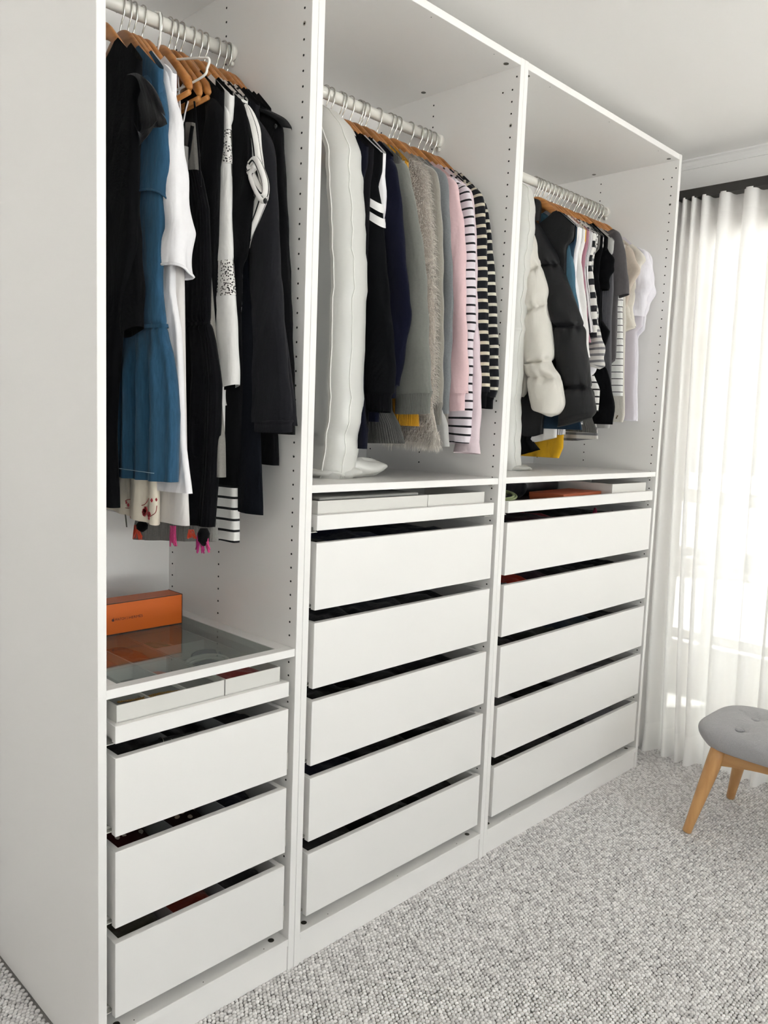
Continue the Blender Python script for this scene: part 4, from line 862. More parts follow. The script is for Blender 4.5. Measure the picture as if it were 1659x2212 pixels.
# ------------------------------------------------------------------ widest wardrobe
R3 = 'clothes hanging in the widest wardrobe'
x = 1.640
ed = trace(x, (cE, [(228, 168), (290, 225), (322, 330), (328, 500), (315, 640), (292, 860), (268, 1100), (250, 1300), (240, 1600)]), (cF, [(228, 100), (212, 400), (190, 720), (186, 940), (184, 1200), (184, 1490)]))
garment_bag('white garment bag at the left of the widest wardrobe, reaching down to the shelf', x, ed, 1.194, [(1.66, ed[-1][0] + .02, 1.199, .05, .05, .012, 5)], (0, 0, 0, 1.190), 51, th=.042)
PUFW = fabric('white_nylon', 'dedad2', .04, 40, rough=.55, bump=.3, sheen=.0, spec=.4); PUFB = fabric('black_nylon', '121215', .15, 120, rough=.6, bump=.4, sheen=.0, spec=.35)
def quilt(parent, name, mat, x, edge_r, edge_l, rx, pins, seed, n=150, m=40, capd=True, pw=.016):
    """padded sleeve between two traced outlines, pinched at the quilting seams"""
    r_, l_ = smooth_pts(edge_r, n), smooth_pts(edge_l, n); u = np.linspace(0, 1, n); rg = np.random.default_rng(seed); ph = rg.uniform(0, 6, 8); P = np.zeros((n, m, 3))
    bulge = np.ones(n)
    for c in pins: bulge *= 1 - .6 * np.exp(-np.abs((u - c) / pw) ** 1.4)
    for i in range(n):
        yc, zc = (r_[i] + l_[i]) / 2; R_ = np.linalg.norm(r_[i] - l_[i]) / 2; dv = (l_[i] - r_[i]) / max(2 * R_, 1e-6)
        for j in range(m):
            a = 2 * math.pi * j / m; pd = min([abs(u[i] - c) for c in pins] + [1])
            w = (.0040 * math.sin(a * 7 + ph[0] + i * .06) + .0034 * math.sin(a * 11 + ph[1] - i * .09)) * math.exp(-(pd / .045) ** 2) + .0014 * math.sin(a * 3 + i * .09 + ph[2])
            q = (R_ * (.90 + .10 * bulge[i]) + w) * -math.cos(a)
            P[i, j] = (x - (rx * bulge[i] * min(1, .35 + u[i] * 6) * min(1, .45 + (1 - u[i]) * 9) + w) * math.sin(a), yc + dv[0] * q, zc + dv[1] * q)
    return grid(name, P, mat, parent, cap0=True, cap1=capd)
x = 1.690
g = garment('puffer_jacket', 'cream white padded jacket with a fat quilted sleeve', 'jacket', x, R3)
er = trace(x, (cE, [(325, 640), (372, 770), (388, 920), (440, 1070), (482, 1240), (470, 1400), (512, 1600), (540, 1840), (520, 1960)]), (cF, [(545, 400), (600, 530), (632, 680), (645, 800), (600, 885), (515, 925)]))
el = trace(x, (cE, [(275, 700), (270, 860), (262, 1000), (250, 1150), (252, 1330), (240, 1450), (240, 1650), (240, 1800), (258, 1950)]), (cF, [(265, 420), (285, 560), (300, 700), (318, 790), (345, 855), (430, 885)]))
quilt(g, 'sleeve', PUFW, x - .004, er, el, .042, (.19, .37, .60, .70), 61)
eb = [(.20, 1.9), (.20, 1.85), (.17, 1.6)] + trace(x + .01, (cF, [(262, 400), (275, 600), (250, 690), (215, 722)]))
body(g, 'jacket_body', PUFW, x + .012, eb, at(0, x, *cF(210, 722))[2], .020, .006, 2, seed=62, ztop=1.90, neck=0., shoulder=.3)
x = 1.742
g = garment('puffer_jacket', 'black padded jacket with wide quilted panels behind the cream padded one', 'jacket', x, R3)
er = trace(x, (cE, [(335, 520), (400, 590), (480, 720), (570, 870), (625, 1010), (690, 1170), (750, 1330), (800, 1480), (842, 1630), (858, 1800)]), (cF, [(872, 200), (890, 400), (908, 600), (942, 740), (958, 860), (915, 935)]))
el = [(q[0] + w, q[1] - .0) for q, w in zip(er, [.06, .08, .09, .10, .10, .11, .115, .12, .12, .12, .12, .125, .13, .135, .14, .135])]
el = el[:-3] + [(el[-3][0], er[-3][1] - .02), (el[-2][0], er[-2][1] - .035), (el[-1][0] - .01, er[-1][1] - .035)]
quilt(g, 'sleeve', PUFB, x - .006, er, el, .046, (.27, .55, .80), 63, pw=.009)
body(g, 'jacket_body', PUFB, x + .014, [(.15, 2.03), (.14, 1.8), (.13, 1.5)] + trace(x + .01, (cF, [(430, 900), (415, 1050)])), at(0, x, *cF(300, 1105))[2], .016, .003, 2, seed=64, wave=.006)
col = [at(0, x - .01, *cE(*q)) for q in ((322, 315), (355, 318), (382, 350), (386, 430), (378, 540))]
P = smooth_pts(col, 18); grid('collar', np.stack([P + (0, .05, -.02), P + (-.004, .02, .003), P, P + (.014, -.002, .0), P + (.03, .01, -.004)]), PUFB, g, closed=False)
x = 1.772
g = top_long('denim_jacket', 'faded blue denim jacket behind the black padded jacket', 'jacket', fabric('faded_denim', '44687c', .4, 200, bump=.5, flow=True), x, trace(x, (cE, [(440, 460), (560, 540), (640, 605), (690, 720), (722, 950), (748, 1250), (800, 1500), (850, 1800)])), [.02, .04, .05, .05, .05], [.010, .014, .015], at(0, x, *cF(700, 1050))[2], [(.13, 2.03), (.13, 1.5)] + trace(x, (cF, [(800, 980), (805, 1045)])), 65, DEN2, .03, R3, bodymat=DEN2, th=.010)
tops3 = (
 ('white_shirt', 'white cotton shirt right of the denim jacket', WHT, 1.800, [(480, 430), (600, 500), (680, 590), (715, 720), (745, 1000), (800, 1300), (850, 1650), (870, 1900)], 66, .014),
 ('white_shirt', 'bright white blouse with a slim sleeve left of the pink striped shirt', IVO, 1.826, [(560, 480), (650, 540), (740, 590), (790, 740), (820, 1000), (850, 1300), (868, 1600), (890, 1900)], 67, .012),
 ('burgundy_shirt', 'mauve pink shirt showing as a thin strip between white shirts', fabric('mauve_cotton', '9d6f7d', .15, 60), 1.850, [(620, 520), (700, 570), (765, 610), (800, 760), (828, 950), (860, 1250), (880, 1550), (900, 1750)], 68, .010),
 ('pinstripe_shirt', 'white shirt with black lengthwise pinstripes', fabric('white_black_pinstripe', 'dcdadc', .05, 60, stripe=('U', .012, .3, '1a1a1e')), 1.874, [(680, 540), (740, 570), (800, 610), (835, 760), (868, 1050), (900, 1400), (925, 1650)], 69, .011),
 ('gingham_shirt', 'white shirt with broad black cross stripes and a hint of yellow', fabric('broad_black_white_stripe', 'dad7d3', .05, 60, stripe=('V', .048, .46, '242428')), 1.896, [(720, 550), (790, 590), (830, 640), (868, 800), (905, 1000), (938, 1250), (962, 1500), (975, 1700)], 70, .011),
)
for nm, lb, mt, x, pts, sd, rx_ in tops3:
    top_long(nm, lb, 'shirt', mt, x, trace(x, (cE, pts)), [.02, .035, .042, .042, .038], [.008, rx_, rx_], 1.36, [(.13, 2.03), (.14, 1.5)], sd, None, .02, R3, th=.009)
x = 1.905
GST = fabric('grey_white_stripe', 'c9c6c2', .05, 60, stripe=('V', .022, .4, '77767a'))
g = garment('striped_shirt', 'grey and white striped shirt with a crumpled rolled sleeve end', 'shirt', x, R3)
body(g, 'garment_body', GST, x + .004, [(.13, 2.03), (.13, 1.5)], 1.36, .009, .003, 2, seed=71)
sleeve(g, 'sleeve', GST, x, trace(x, (cE, [(800, 620), (900, 1000), (955, 1400), (985, 1640), (1022, 1780), (1026, 1900), (1030, 1980)]), (cF, [(1025, 410), (990, 450)])), [.02, .03, .035, .05, .055, .055, .05], [.010, .014, .018, .022, .02], 71, wr=.005, wk=1.6)
sleeve(g, 'rolled_cuff', WHT, x, trace(x, (cF, [(980, 420), (960, 480), (900, 540)])), [.05, .045, .03], .018, 72, wr=.004, top=False)
body(g, 'tail', STH, x + .008, [(.15, 2.0), (.13, 1.6)] + trace(x, (cF, [(985, 600), (975, 760), (965, 860)])), at(0, x, *cF(950, 870))[2], .008, .003, 2, seed=73)
x = 1.948
top_long('black_shirt', 'plain black shirt hanging right of the striped shirts, widest wardrobe', 'shirt', BLKS, x, trace(x, (cE, [(760, 540), (850, 590), (890, 720), (950, 950), (1000, 1250), (1010, 1600), (1020, 1950)]), (cF, [(1060, 450), (1100, 640), (1128, 800), (1118, 1000)])), [.02, .035, .04, .042, .045, .05, .055, .055], [.010, .014, .016, .018], 1.36, [(.13, 2.03), (.13, 1.5)], 74, None, .02, R3, th=.011)
x = 1.985
g = garment('ruffle_blouse', 'black blouse with ruffled short sleeves beside the dark grey t-shirt', 'blouse', x, R3)
body(g, 'garment_body', BLKS, x, [(.13, 2.03)] + trace(x, (cE, [(960, 800), (1010, 1100), (1015, 1500)])) + trace(x, (cE, [(1100, 1520)])) + [(.14, 1.5)], 1.40, .012, .004, 3, seed=75)
for q, (pts, ry_) in enumerate((([(930, 560), (1015, 650), (1020, 700), (1060, 800), (1115, 910), (1122, 1020), (1095, 1080), (1085, 1150), (1065, 1230)], .04),)):
    sleeve(g, 'ruffle_sleeve', BLKS, x, trace(x, (cE, pts)), [.02, .03, .035, .04, .05, .05, .05], [.008, .014, .018, .02], 76 + q, wr=.005, wk=2.0)
x = 2.016
slip('ribbed_vest', 'mid-grey ribbed vest showing between black blouse and grey t-shirt', 'vest', fabric('grey_rib_vest', '56555a', .15, 100, knit=.008, bump=.6), x, trace(x, (cE, [(1120, 800), (1130, 1200), (1110, 1510), (1110, 1900)]), (cF, [(1105, 300), (1110, 780)])), at(0, x, *cF(1090, 800))[2], ztop=1.99, seed=78, group=R3, th=.012, straps=GREYK, part='garment_body')
x = 2.058
g = garment('grey_tshirt', 'dark charcoal t-shirt with a wide short sleeve', 't-shirt', x, R3); TEE = fabric('washed_charcoal_jersey', '4e4b4d', .18, 60, sheen=.2)
ee = trace(x, (cE, [(1205, 680), (1190, 1100), (1170, 1320), (1168, 1500), (1150, 1900)]), (cF, [(1140, 250), (1105, 380)]))
body(g, 'garment_body', TEE, x, [(.13, 2.03)] + ee, ee[-1][1] - .06, .014, .004, 2.4, seed=79)
sleeve(g, 'sleeve', TEE, x, trace(x, (cE, [(1130, 620), (1195, 660), (1232, 760), (1254, 900), (1268, 1080), (1281, 1265)])), [.03, .05, .055, .058, .058], [.012, .018, .02, .022], 79, wr=.002, mouth=.02)
x = 2.092
g = garment('tick_stripe_tee', 'white t-shirt with fine broken black cross stripes', 't-shirt', x, R3); TICK = fabric('tick_stripe', 'd9d8d6', .06, 80, stripe=('V', .0245, .12, '2a2a2e'))
ee = trace(x, (cE, [(1215, 1000), (1222, 1340), (1226, 1700)]), (cF, [(1222, 100), (1222, 400), (1215, 715)]))
body(g, 'garment_body', TICK, x, [(.13, 2.03)] + ee, ee[-1][1], .010, .003, 2, seed=80)
sleeve(g, 'sleeve', TICK, x - .006, trace(x, (cE, [(1200, 1200), (1226, 1310), (1228, 1400)])), [.03, .04, .03], .014, 81, wr=.004, top=False)
x = 2.112
g = garment('oatmeal_top', 'oatmeal flecked top with a tiny dark bow charm at its hem', 'top', x, R3); OAT = fabric('oatmeal_fleck', 'c9c4bc', .22, 320)
ee = trace(x, (cE, [(1240, 900), (1260, 1400)]), (cF, [(1238, 500), (1245, 700), (1243, 900), (1222, 968)]))
body(g, 'garment_body', OAT, x, [(.13, 2.03)] + ee, ee[-1][1], .011, .003, 2, seed=82, slant=.004)
c = at(0, x - .018, *cF(1163, 925)); tube('bow_charm', [c + (0, -.003, .006), c, c + (0, .002, -.006)], [.003, .0018, .003], plain('charm_dark', '4a3a20', .3, .6), g, 8)
# frilled tops at the right
def frill(parent, mat, x, pts, w, seed, n=50):
    e = smooth_pts(trace(x, pts), n); rg = np.random.default_rng(seed); ph = rg.uniform(0, 6, 3); rows = []
    for t in np.linspace(0, 1, 7):
        wob = np.sin(np.arange(n) * .75 + ph[0]) * .008 * t + np.sin(np.arange(n) * 1.6 + ph[1]) * .004 * t
        rows.append(np.stack([x - .004 - .018 * t + wob, e[:, 0] - .002 + (1 - t) * w + wob * .4, e[:, 1] + (1 - t) * w * .4 + .3 * wob], 1))
    return grid('frill', np.array(rows), mat, parent, closed=False)
BEI = fabric('beige_linen', 'c4b7aa', .10, 120, trans=.06); CRM = fabric('cream_cotton', 'dcd6cc', .06, 80); LIL = sheer('white_voile_top', 'e9e4ec', .10, .25); WHT2 = fabric('soft_white_cotton', 'e2dfe6', .05, 50, bump=.3)
x = 2.135
g = garment('beige_frill_top', 'beige linen top with a frilled armhole left of the white ruffled tops', 'top', x, R3)
body(g, 'garment_body', BEI, x, [(.14, 2.02)] + trace(x, (cE, [(1300, 800), (1330, 1000), (1290, 1200), (1250, 1380), (1250, 1700)]), (cF, [(1245, 600), (1245, 900)])), 1.40, .012, .004, 3, seed=83)
sleeve(g, 'sleeve', BEI, x, trace(x, (cE, [(1240, 770), (1310, 820), (1350, 920), (1390, 1030), (1340, 1130), (1290, 1230)])), [.02, .035, .045, .05, .04, .03], [.01, .016, .02], 83, wr=.003)
x = 2.158
g = garment('cream_ruffle_top', 'cream cotton top with a curled ruffle sleeve and a cuffed lower edge', 'top', x, R3)
body(g, 'garment_body', CRM, x, [(.14, 2.02)] + trace(x, (cE, [(1360, 850), (1370, 1100), (1330, 1350), (1340, 1600)]), (cF, [(1240, 70), (1235, 400)])), at(0, x, *cE(1280, 1640))[2], .012, .005, 3, seed=85)
o, en = sleeve(g, 'ruffle_sleeve', CRM, x, trace(x, (cE, [(1320, 770), (1400, 850), (1445, 935), (1410, 990), (1395, 1050), (1350, 1150), (1300, 1330), (1335, 1590)])), [.02, .03, .035, .03, .03, .03, .035, .05], [.01, .016, .018, .016, .018], 85, wr=.005, wk=1.6)
x = 2.182
g = garment('white_ruffle_blouse', 'sheer white blouse with a layered ruffle sleeve, second last in the widest wardrobe', 'blouse', x, R3)
ee = trace(x, (cE, [(1470, 960), (1430, 1400), (1370, 1520), (1365, 1800)]), (cF, [(1368, 300), (1345, 660), (1350, 900), (1345, 930)]))
body(g, 'garment_body', LIL, x, [(.14, 2.02)] + ee, at(0, x, *cF(1300, 955))[2], .014, .006, 3, seed=86)
sleeve(g, 'ruffle_sleeve', WHT2, x, trace(x, (cE, [(1380, 800), (1450, 860), (1490, 960), (1505, 1080), (1520, 1220), (1480, 1330), (1445, 1490)])), [.02, .035, .045, .05, .055, .05, .03], [.01, .018, .024, .024, .02], 86, wr=.005, wk=1.5)
x = 2.206
g = garment('white_ruffle_blouse', 'white blouse with a puffed ruffle sleeve, last garment in the widest wardrobe', 'blouse', x, R3)
ee = trace(x, (cE, [(1500, 960), (1450, 1450), (1375, 1600)]), (cF, [(1382, 200), (1368, 600), (1372, 920)]))
body(g, 'garment_body', WHT2, x, [(.14, 2.02)] + ee, at(0, x, *cF(1330, 965))[2], .012, .005, 3, seed=87)
sleeve(g, 'ruffle_sleeve', WHT2, x, trace(x, (cE, [(1430, 820), (1488, 880), (1522, 1000), (1540, 1120), (1557, 1240), (1500, 1380), (1440, 1500)])), [.02, .03, .038, .042, .045, .04, .03], [.01, .016, .018, .018, .016], 87, wr=.005, wk=1.5)
# hems below the padded jackets
slip('white_long_shirt', 'long white shirt tail under the padded jackets', 'shirt', IVO, 1.785, [(.15, 2.02), (.14, 1.5)] + trace(1.785, (cF, [(560, 950), (560, 1150)])), at(0, 1.785, *cF(400, 1200))[2], ztop=2.05, seed=90, group=R3, slant=-.028, th=.008, part='garment_body')
slip('striped_long_shirt', 'black and white lengthwise striped shirt tail above the yellow top', 'shirt', MATS['white_black_pinstripe'], 1.812, [(.15, 2.02), (.14, 1.5)] + trace(1.812, (cF, [(645, 950), (640, 1100)])), at(0, 1.812, *cF(540, 1150))[2], ztop=2.05, seed=91, group=R3, slant=-.02, th=.008, part='garment_body')
YEL = fabric('yellow_cotton', 'd0a020', .10, 60)
g = slip('yellow_top', 'bright yellow top with a pointed hem hanging lowest in the widest wardrobe', 'top', YEL, 1.835, [(.15, 2.02), (.14, 1.5)] + trace(1.835, (cF, [(640, 1095), (636, 1230), (560, 1415)])), at(0, 1.835, *cF(520, 1330))[2], ztop=2.05, seed=92, group=R3, slant=.0, th=.014, part='garment_body')
slip('black_long_top', 'black top hem left of the yellow top', 'top', BLKS, 1.768, [(.15, 2.02), (.16, 1.5)] + trace(1.768, (cF, [(300, 1200), (420, 1345)])), at(0, 1.768, *cF(300, 1300))[2], ztop=2.05, seed=93, group=R3, th=.008, slant=-.02, part='garment_body')
slip('marl_skirt', 'dark grey marl top hem right of the yellow top', 'top', MATS['dark_grey_marl'], 1.93, [(.15, 2.02), (.14, 1.5)] + trace(1.93, (cF, [(930, 950), (960, 1040)])), at(0, 1.93, *cF(850, 1065))[2], ztop=2.05, seed=94, group=R3, th=.010, slant=.006, part='garment_body')
slip('grey_stripe_top', 'grey and white striped top with a ruffled low hem', 'top', GST, 1.955, [(.15, 2.02), (.14, 1.5)] + trace(1.955, (cF, [(970, 1070), (974, 1165)])), at(0, 1.955, *cF(850, 1155))[2], ztop=2.05, seed=95, group=R3, th=.010, wave=.006, part='garment_body')
slip('plain_grey_top', 'light grey jersey hem below the black shirt', 'top', MATS['pale_grey_jersey'], 2.03, [(.15, 2.02), (.14, 1.5)] + trace(2.03, (cF, [(1100, 1000), (1090, 1035)])), at(0, 2.03, *cF(1050, 1050))[2], ztop=2.05, seed=96, group=R3, th=.009, slant=-.006, part='garment_body')

# ------------------------------------------------------------------ a hanger for every garment
XS = sorted(HX)
for lo, hi, w in ((0, X1, 'narrow'), (X1, X2, 'middle'), (X2, X3, 'widest')):
    xs = []
    for q in XS:
        if lo < q < hi and (not xs or q - xs[-1] > .0085): xs.append(q)
    for k, q in enumerate(xs):
        hang(q, 'wooden hanger with steel hook, %s from the left on the %s wardrobe rail' % (ORD[k] if k < len(ORD) else 'last', w), 'wooden hangers on the %s wardrobe rail' % w, rh.uniform(-.02, .02), rh.uniform(-.02, .03))
# ------------------------------------------------------------------ upholstered footstool
def stool():
    r = thing('footstool', 'grey buttoned upholstered footstool on splayed pale wooden legs', 'footstool', (2.085, -.625, 0))
    UP = fabric('grey_tweed', 'a8a7a9', .34, 420, bump=.6, sheen=.2)
    hx, hy, zt, zb_ = .186, .283, .392, .300
    n, m = 30, 64; P = np.zeros((n, m, 3)); btn = [(x, y) for x in (-.112, .012, .125) for y in (.14, 0, -.14)]
    btn = [(-.110, .139), (.030, .139), (-.110, -.02), (.030, -.02), (-.110, -.17), (.030, -.17)]
    def outline(a):
        ca, sa = math.cos(a), math.sin(a); e = .48
        return math.copysign(abs(ca) ** e, ca) * hx, math.copysign(abs(sa) ** e, sa) * hy
    for i in range(n):
        t = i / (n - 1)
        for j in range(m):
            ox, oy = outline(2 * math.pi * j / m)
            if t < .32:                                      # underside and side wall, bulging
                u = t / .32; k = .90 + .10 * math.sin(u * math.pi / 2); z = zb_ + .004 + u * .050; 
            else:
                u = (t - .32) / .68; k = math.cos(u * math.pi / 2) ** .62 if u < 1 else 0; z = zb_ + .054 + (zt - zb_ - .054) * math.sin(min(u * 1.15, 1) * math.pi / 2) ** .75
            x, y = ox * k, oy * k
            dip = sum(.013 * math.exp(-((x - bx) ** 2 + (y - by) ** 2) / .0008) + .005 * math.exp(-((x - bx) ** 2 + (y - by) ** 2) / .006) for bx, by in btn) if t > .32 else 0
            P[i, j] = (x, y, z - dip)
    seat = grid('seat', P, UP, r, cap0=True)
    for bx, by in btn:
        b = lathe('button', [(.001, -.004), (.011, -.003), (.0145, .001), (.0115, .005), (.005, .0070), (.001, .0073)], (bx, by, zt - .0155), UP, seat, 14)
    for sx, sy in ((-1, 1), (1, 1), (-1, -1), (1, -1)):
        top = Vector((sx * .125, sy * .19, zb_ + .012)); bot = Vector((sx * .188, sy * .254, .006))
        pts = [top.lerp(bot, q) for q in (0, .15, .5, .9, .985, 1)]
        tube('leg', pts, [.0265, .026, .0215, .0155, .015, .012], ASH, r, 16)
    for sx in (-1, 1):
        Q = []
        for y in np.linspace(-.19, .19, 15):
            d = .052 - .024 * math.cos(y / .19 * math.pi / 2); Q.append([(sx * .130 - .009, y, zb_ + .006), (sx * .130 + .009, y, zb_ + .006), (sx * .134 + .009, y, zb_ - d), (sx * .134 - .009, y, zb_ - d)])
        grid('side_apron', np.array(Q), ASHR, r, smooth=False, cap0=True, cap1=True)
    for sy in (-1, 1):
        Q = []
        for x in np.linspace(-.125, .125, 11):
            d = .050 - .022 * math.cos(x / .125 * math.pi / 2); Q.append([(x, sy * .195 - .009, zb_ + .006), (x, sy * .195 + .009, zb_ + .006), (x, sy * .198 + .009, zb_ - d), (x, sy * .198 - .009, zb_ - d)])
        grid('end_apron', np.array(Q), ASH, r, smooth=False, cap0=True, cap1=True)
stool()

# ------------------------------------------------------------------ orange watch box on the glass shelf
cG = lambda x, y: (200 + x / 3.456, 1180 + y / 3.456)
ob = thing('gift_box', 'long orange gift box with brown edges and dark lettering on the glass shelf', 'box', (0, 0, 0))
ORM = plain('orange_card', 'd8650f', .45, bump=.15, bscale=700); BRE = plain('brown_edge', '3a1c10', .5)
ox0, ox1, oy0, oy1, oz0, oz1 = .165, .405, .366, .432, .8064, .883
box('box_body', (ox0, ox1, oy0, oy1, oz0, oz1), ORM, ob, .0012)
for b in ((ox0 - .0006, ox1 + .0006, oy0 - .0006, oy0 + .001, oz1 - .001, oz1 + .0006), (ox1 - .001, ox1 + .0006, oy0 - .0006, oy1, oz1 - .001, oz1 + .0006), (ox1 - .001, ox1 + .0006, oy0 - .0006, oy0 + .001, oz0, oz1), (ox0, ox1 + .0006, oy0 - .0006, oy0 + .001, oz0, oz0 + .002)):
    box('box_edging', b, BRE, ob)
INK = plain('print_brown', '4a1c1a', .6)
def lettering(txt, xa, xb, zbase, hcap, y):
    c = bpy.data.curves.new('lettering', 'FONT'); c.body = txt; c.size = 1; c.extrude = .004
    t = bpy.data.objects.new('tmp', c); COL.objects.link(t)
    dg = bpy.context.evaluated_depsgraph_get(); dg.update(); me = bpy.data.meshes.new_from_object(t.evaluated_get(dg)); bpy.data.objects.remove(t)
    v = np.array([q.co for q in me.vertices]); w = v[:, 0].max() - v[:, 0].min(); cap = .69
    for q, (vx, vy, vz) in zip(me.vertices, v):
        q.co = (xa + (vx - v[:, 0].min()) / w * (xb - xa), y - vz * .05 - .0002, zbase + vy / cap * hcap)
    me.name = 'lettering'; return link('lettering', me, INK, ob)
pw0, pw1 = at(1, oy0, *cG(165, 556)), at(1, oy0, *cG(245, 548)); ph0, ph1 = at(1, oy0, *cG(271, 541)), at(1, oy0, *cG(374, 528))
zb_ = (pw0[2] + ph1[2]) / 2; hc = .0062
lettering('WATCH', pw0[0], pw1[0], zb_, hc, oy0); lettering('HERMÈS', ph0[0], ph1[0], zb_, hc, oy0)
pv = at(1, oy0, *cG(258, 545)); box('lettering', (pv[0] - .0003, pv[0] + .0003, oy0 - .0005, oy0 + .0002, zb_ - .0008, zb_ + hc + .0008), INK, ob)
pa = at(1, oy0, *cG(153, 553)); bm = bmesh.new(); s = .0037; pts = []
for k in range(40):                                          # fruit outline with a bite on its right and a leaf
    a = 2 * math.pi * k / 40; rr = 1 - .12 * max(0, math.cos(a - math.pi / 2)) ** 8 * 2 - .10 * max(0, math.cos(a + math.pi / 2)) ** 12
    x, z = rr * math.cos(a) * .92, rr * math.sin(a)
    dx, dz = x - 1.12, z - .22; d = math.hypot(dx, dz)
    if d < .48: x, z = 1.12 + dx / d * .48, .22 + dz / d * .48
    pts.append((x, z))
def flat(bm, pts, cx, cz):
    f = [bm.verts.new((cx + x * s, oy0 - .0005, cz + z * s)) for x, z in pts]; g_ = [bm.verts.new((cx + x * s, oy0 + .0002, cz + z * s)) for x, z in pts]
    bm.faces.new(f)
    for k in range(len(pts)): q = (k + 1) % len(pts); bm.faces.new([f[k], f[q], g_[q], g_[k]])
flat(bm, pts, pa[0], zb_ + hc * .42); flat(bm, [(.02 + .42 * t + .16 * math.sin(math.pi * t) * sg, 1.08 + .42 * t - .16 * math.sin(math.pi * t) * sg) for sg, ts in ((1, (0, .25, .5, .75, 1)), (-1, (.75, .5, .25))) for t in ts], pa[0], zb_ + hc * .42)
me = bpy.data.meshes.new('fruit_emblem'); bm.to_mesh(me); bm.free(); link('fruit_emblem', me, INK, ob)

# ------------------------------------------------------------------ insert boxes in the pull-out trays
INS = plain('insert_grey_plastic', 'd3d1cd', .5, spec=.4); FELT = plain('grey_felt', '8f8e8b', .95, bump=.6, bscale=500, var=.2)
def insert(label, x0, x1, y0, y1, z0, z1, divx=(), divy=(), pad=None, lid=False):
    r = thing('tray_insert', label, 'storage box', (x0, y0, z0)); w, d, h = x1 - x0, y1 - y0, z1 - z0; t = .003
    boxes('box_walls', [(0, w, 0, t, 0, h), (0, w, d - t, d, 0, h), (0, t, t, d - t, 0, h), (w - t, w, t, d - t, 0, h), (t, w - t, t, d - t, 0, .003)], INS, r, .0005)
    for q in divx: box('divider', (q - x0 - .002, q - x0 + .002, t, d - t, .003, h - .004), INS, r)
    for q in divy: box('divider', (t, w - t, q - y0 - .002, q - y0 + .002, .003, h - .004), INS, r)
    if pad: 
        for (a, b, c, e, zz) in pad: box('felt_pad', (a - x0, b - x0, c - y0, e - y0, .003, zz - z0), FELT, r, .001)
    if lid: box('felt_lid', (.010, w - .03, .006, d - .01, h + .0002, h + .0075), FELT, r, .002)
    return r
TZ1 = .733 - .0355 + .0157; TZ2 = 1.117 - .0355 + .0157
insert('pale grey jewellery box at the left of the glass-topped tray', .047, .2975, .0165, .50, TZ1, .768, divx=(.125, .21), divy=(.10, .255), pad=[(.05, .294, .02, .098, .757), (.05, .123, .102, .253, .745), (.127, .208, .102, .253, .730), (.212, .294, .102, .253, .730)])
insert('pale grey box of cables at the right of the glass-topped tray', .3005, .451, .0165, .50, TZ1, .768, divy=(.13, .33), pad=[(.304, .448, .134, .328, .722)])
insert('pale grey insert box with a felt lid, middle wardrobe tray', .552, .9435, .0165, .50, TZ2, 1.149, lid=True)
insert('pale grey lidless insert box, right half of the middle wardrobe tray', .9455, 1.195, .0165, .50, TZ2, 1.149, divy=(.25,))
insert('pale grey insert box at the right of the widest wardrobe tray', 1.948, 2.206, .0165, .50, TZ2, 1.150, divy=(.25,))
# things in the glass-topped tray
GOLD = plain('gold', 'b98d4e', .3, 1.0); SILV = plain('silver_chain', 'b5b3ae', .25, 1.0); CABM = plain('cable_white', 'd9d8d3', .45); CABG = plain('cable_grey', '7d848c', .5)
def chain(label, pts, mat, lk=.0045, cat='necklace', nm='necklace'):
    r = thing(nm, label, cat, tuple(pts[0])); e = smooth_pts(pts, 200); L_ = np.concatenate([[0], np.cumsum(np.linalg.norm(np.diff(e, axis=0), axis=1))]); n = int(L_[-1] / lk)
    for k in range(n):
        c = np.array([np.interp((k + .5) * lk, L_, e[:, q]) for q in range(3)]) - np.array(pts[0])
        a = k * 2.4; b = np.array([math.cos(a), math.sin(a), .5 * math.sin(a * 1.7)]); b /= np.linalg.norm(b); d = np.cross(b, (0, 0, 1)); d /= np.linalg.norm(d)
        tube('chain_link', [c + (b * math.cos(t) + d * math.sin(t)) * lk * .62 for t in np.linspace(0, 2 * math.pi, 8, endpoint=False)], lk * .2, mat, r, 4, closed=True)
    return r
chain('fine dark gold bracelet chain along the front of the jewellery box', [(.068, .053, .7605), (.11, .045, .760), (.16, .043, .7615), (.20, .037, .760), (.226, .034, .7605)], GOLD, .0048, 'bracelet', 'bracelet')
chain('silver chain necklace in the jewellery box under the glass, in front of the orange box', [(.150, .225, .7335), (.165, .205, .733), (.160, .17, .734), (.178, .15, .7335), (.195, .125, .734), (.18, .11, .733)], SILV, .006)
chain('thin gold necklace under the glass beside the silver chain', [(.135, .235, .7335), (.14, .21, .734), (.148, .19, .733), (.14, .16, .7345)], GOLD, .0045)
chain('rose gold bracelet at the left edge under the glass', [(.062, .17, .7495), (.085, .185, .749), (.105, .165, .7495), (.11, .13, .749)], GOLD, .0055, 'bracelet', 'bracelet')
def coil(label, c, R_, turns, mat, rad, seed, tilt=.2, nm='cable_coil', cat='cable', ell=.8):
    rg = np.random.default_rng(seed); P = []
    for k in range(int(turns * 28)):
        a = k * 2 * math.pi / 28; w = R_ * (1 + .08 * math.sin(a * .31 + seed) + .05 * math.sin(a * 1.17)); P.append((w * math.cos(a), w * ell * math.sin(a), .004 + rad + k / 28 * rad * 1.1 + tilt * w * (1 + math.sin(a + .5)) * .5))
    r = tag(tube(nm, P, rad, mat, None, 8), label, cat); r.location = c; return r
coil('coiled white charging cable under the glass shelf', (.375, .200, .7222), .052, 5, CABM, .0032, 1)
coil('grey coiled cable behind the white one under the glass', (.415, .265, .7222), .036, 4, CABG, .0030, 2)
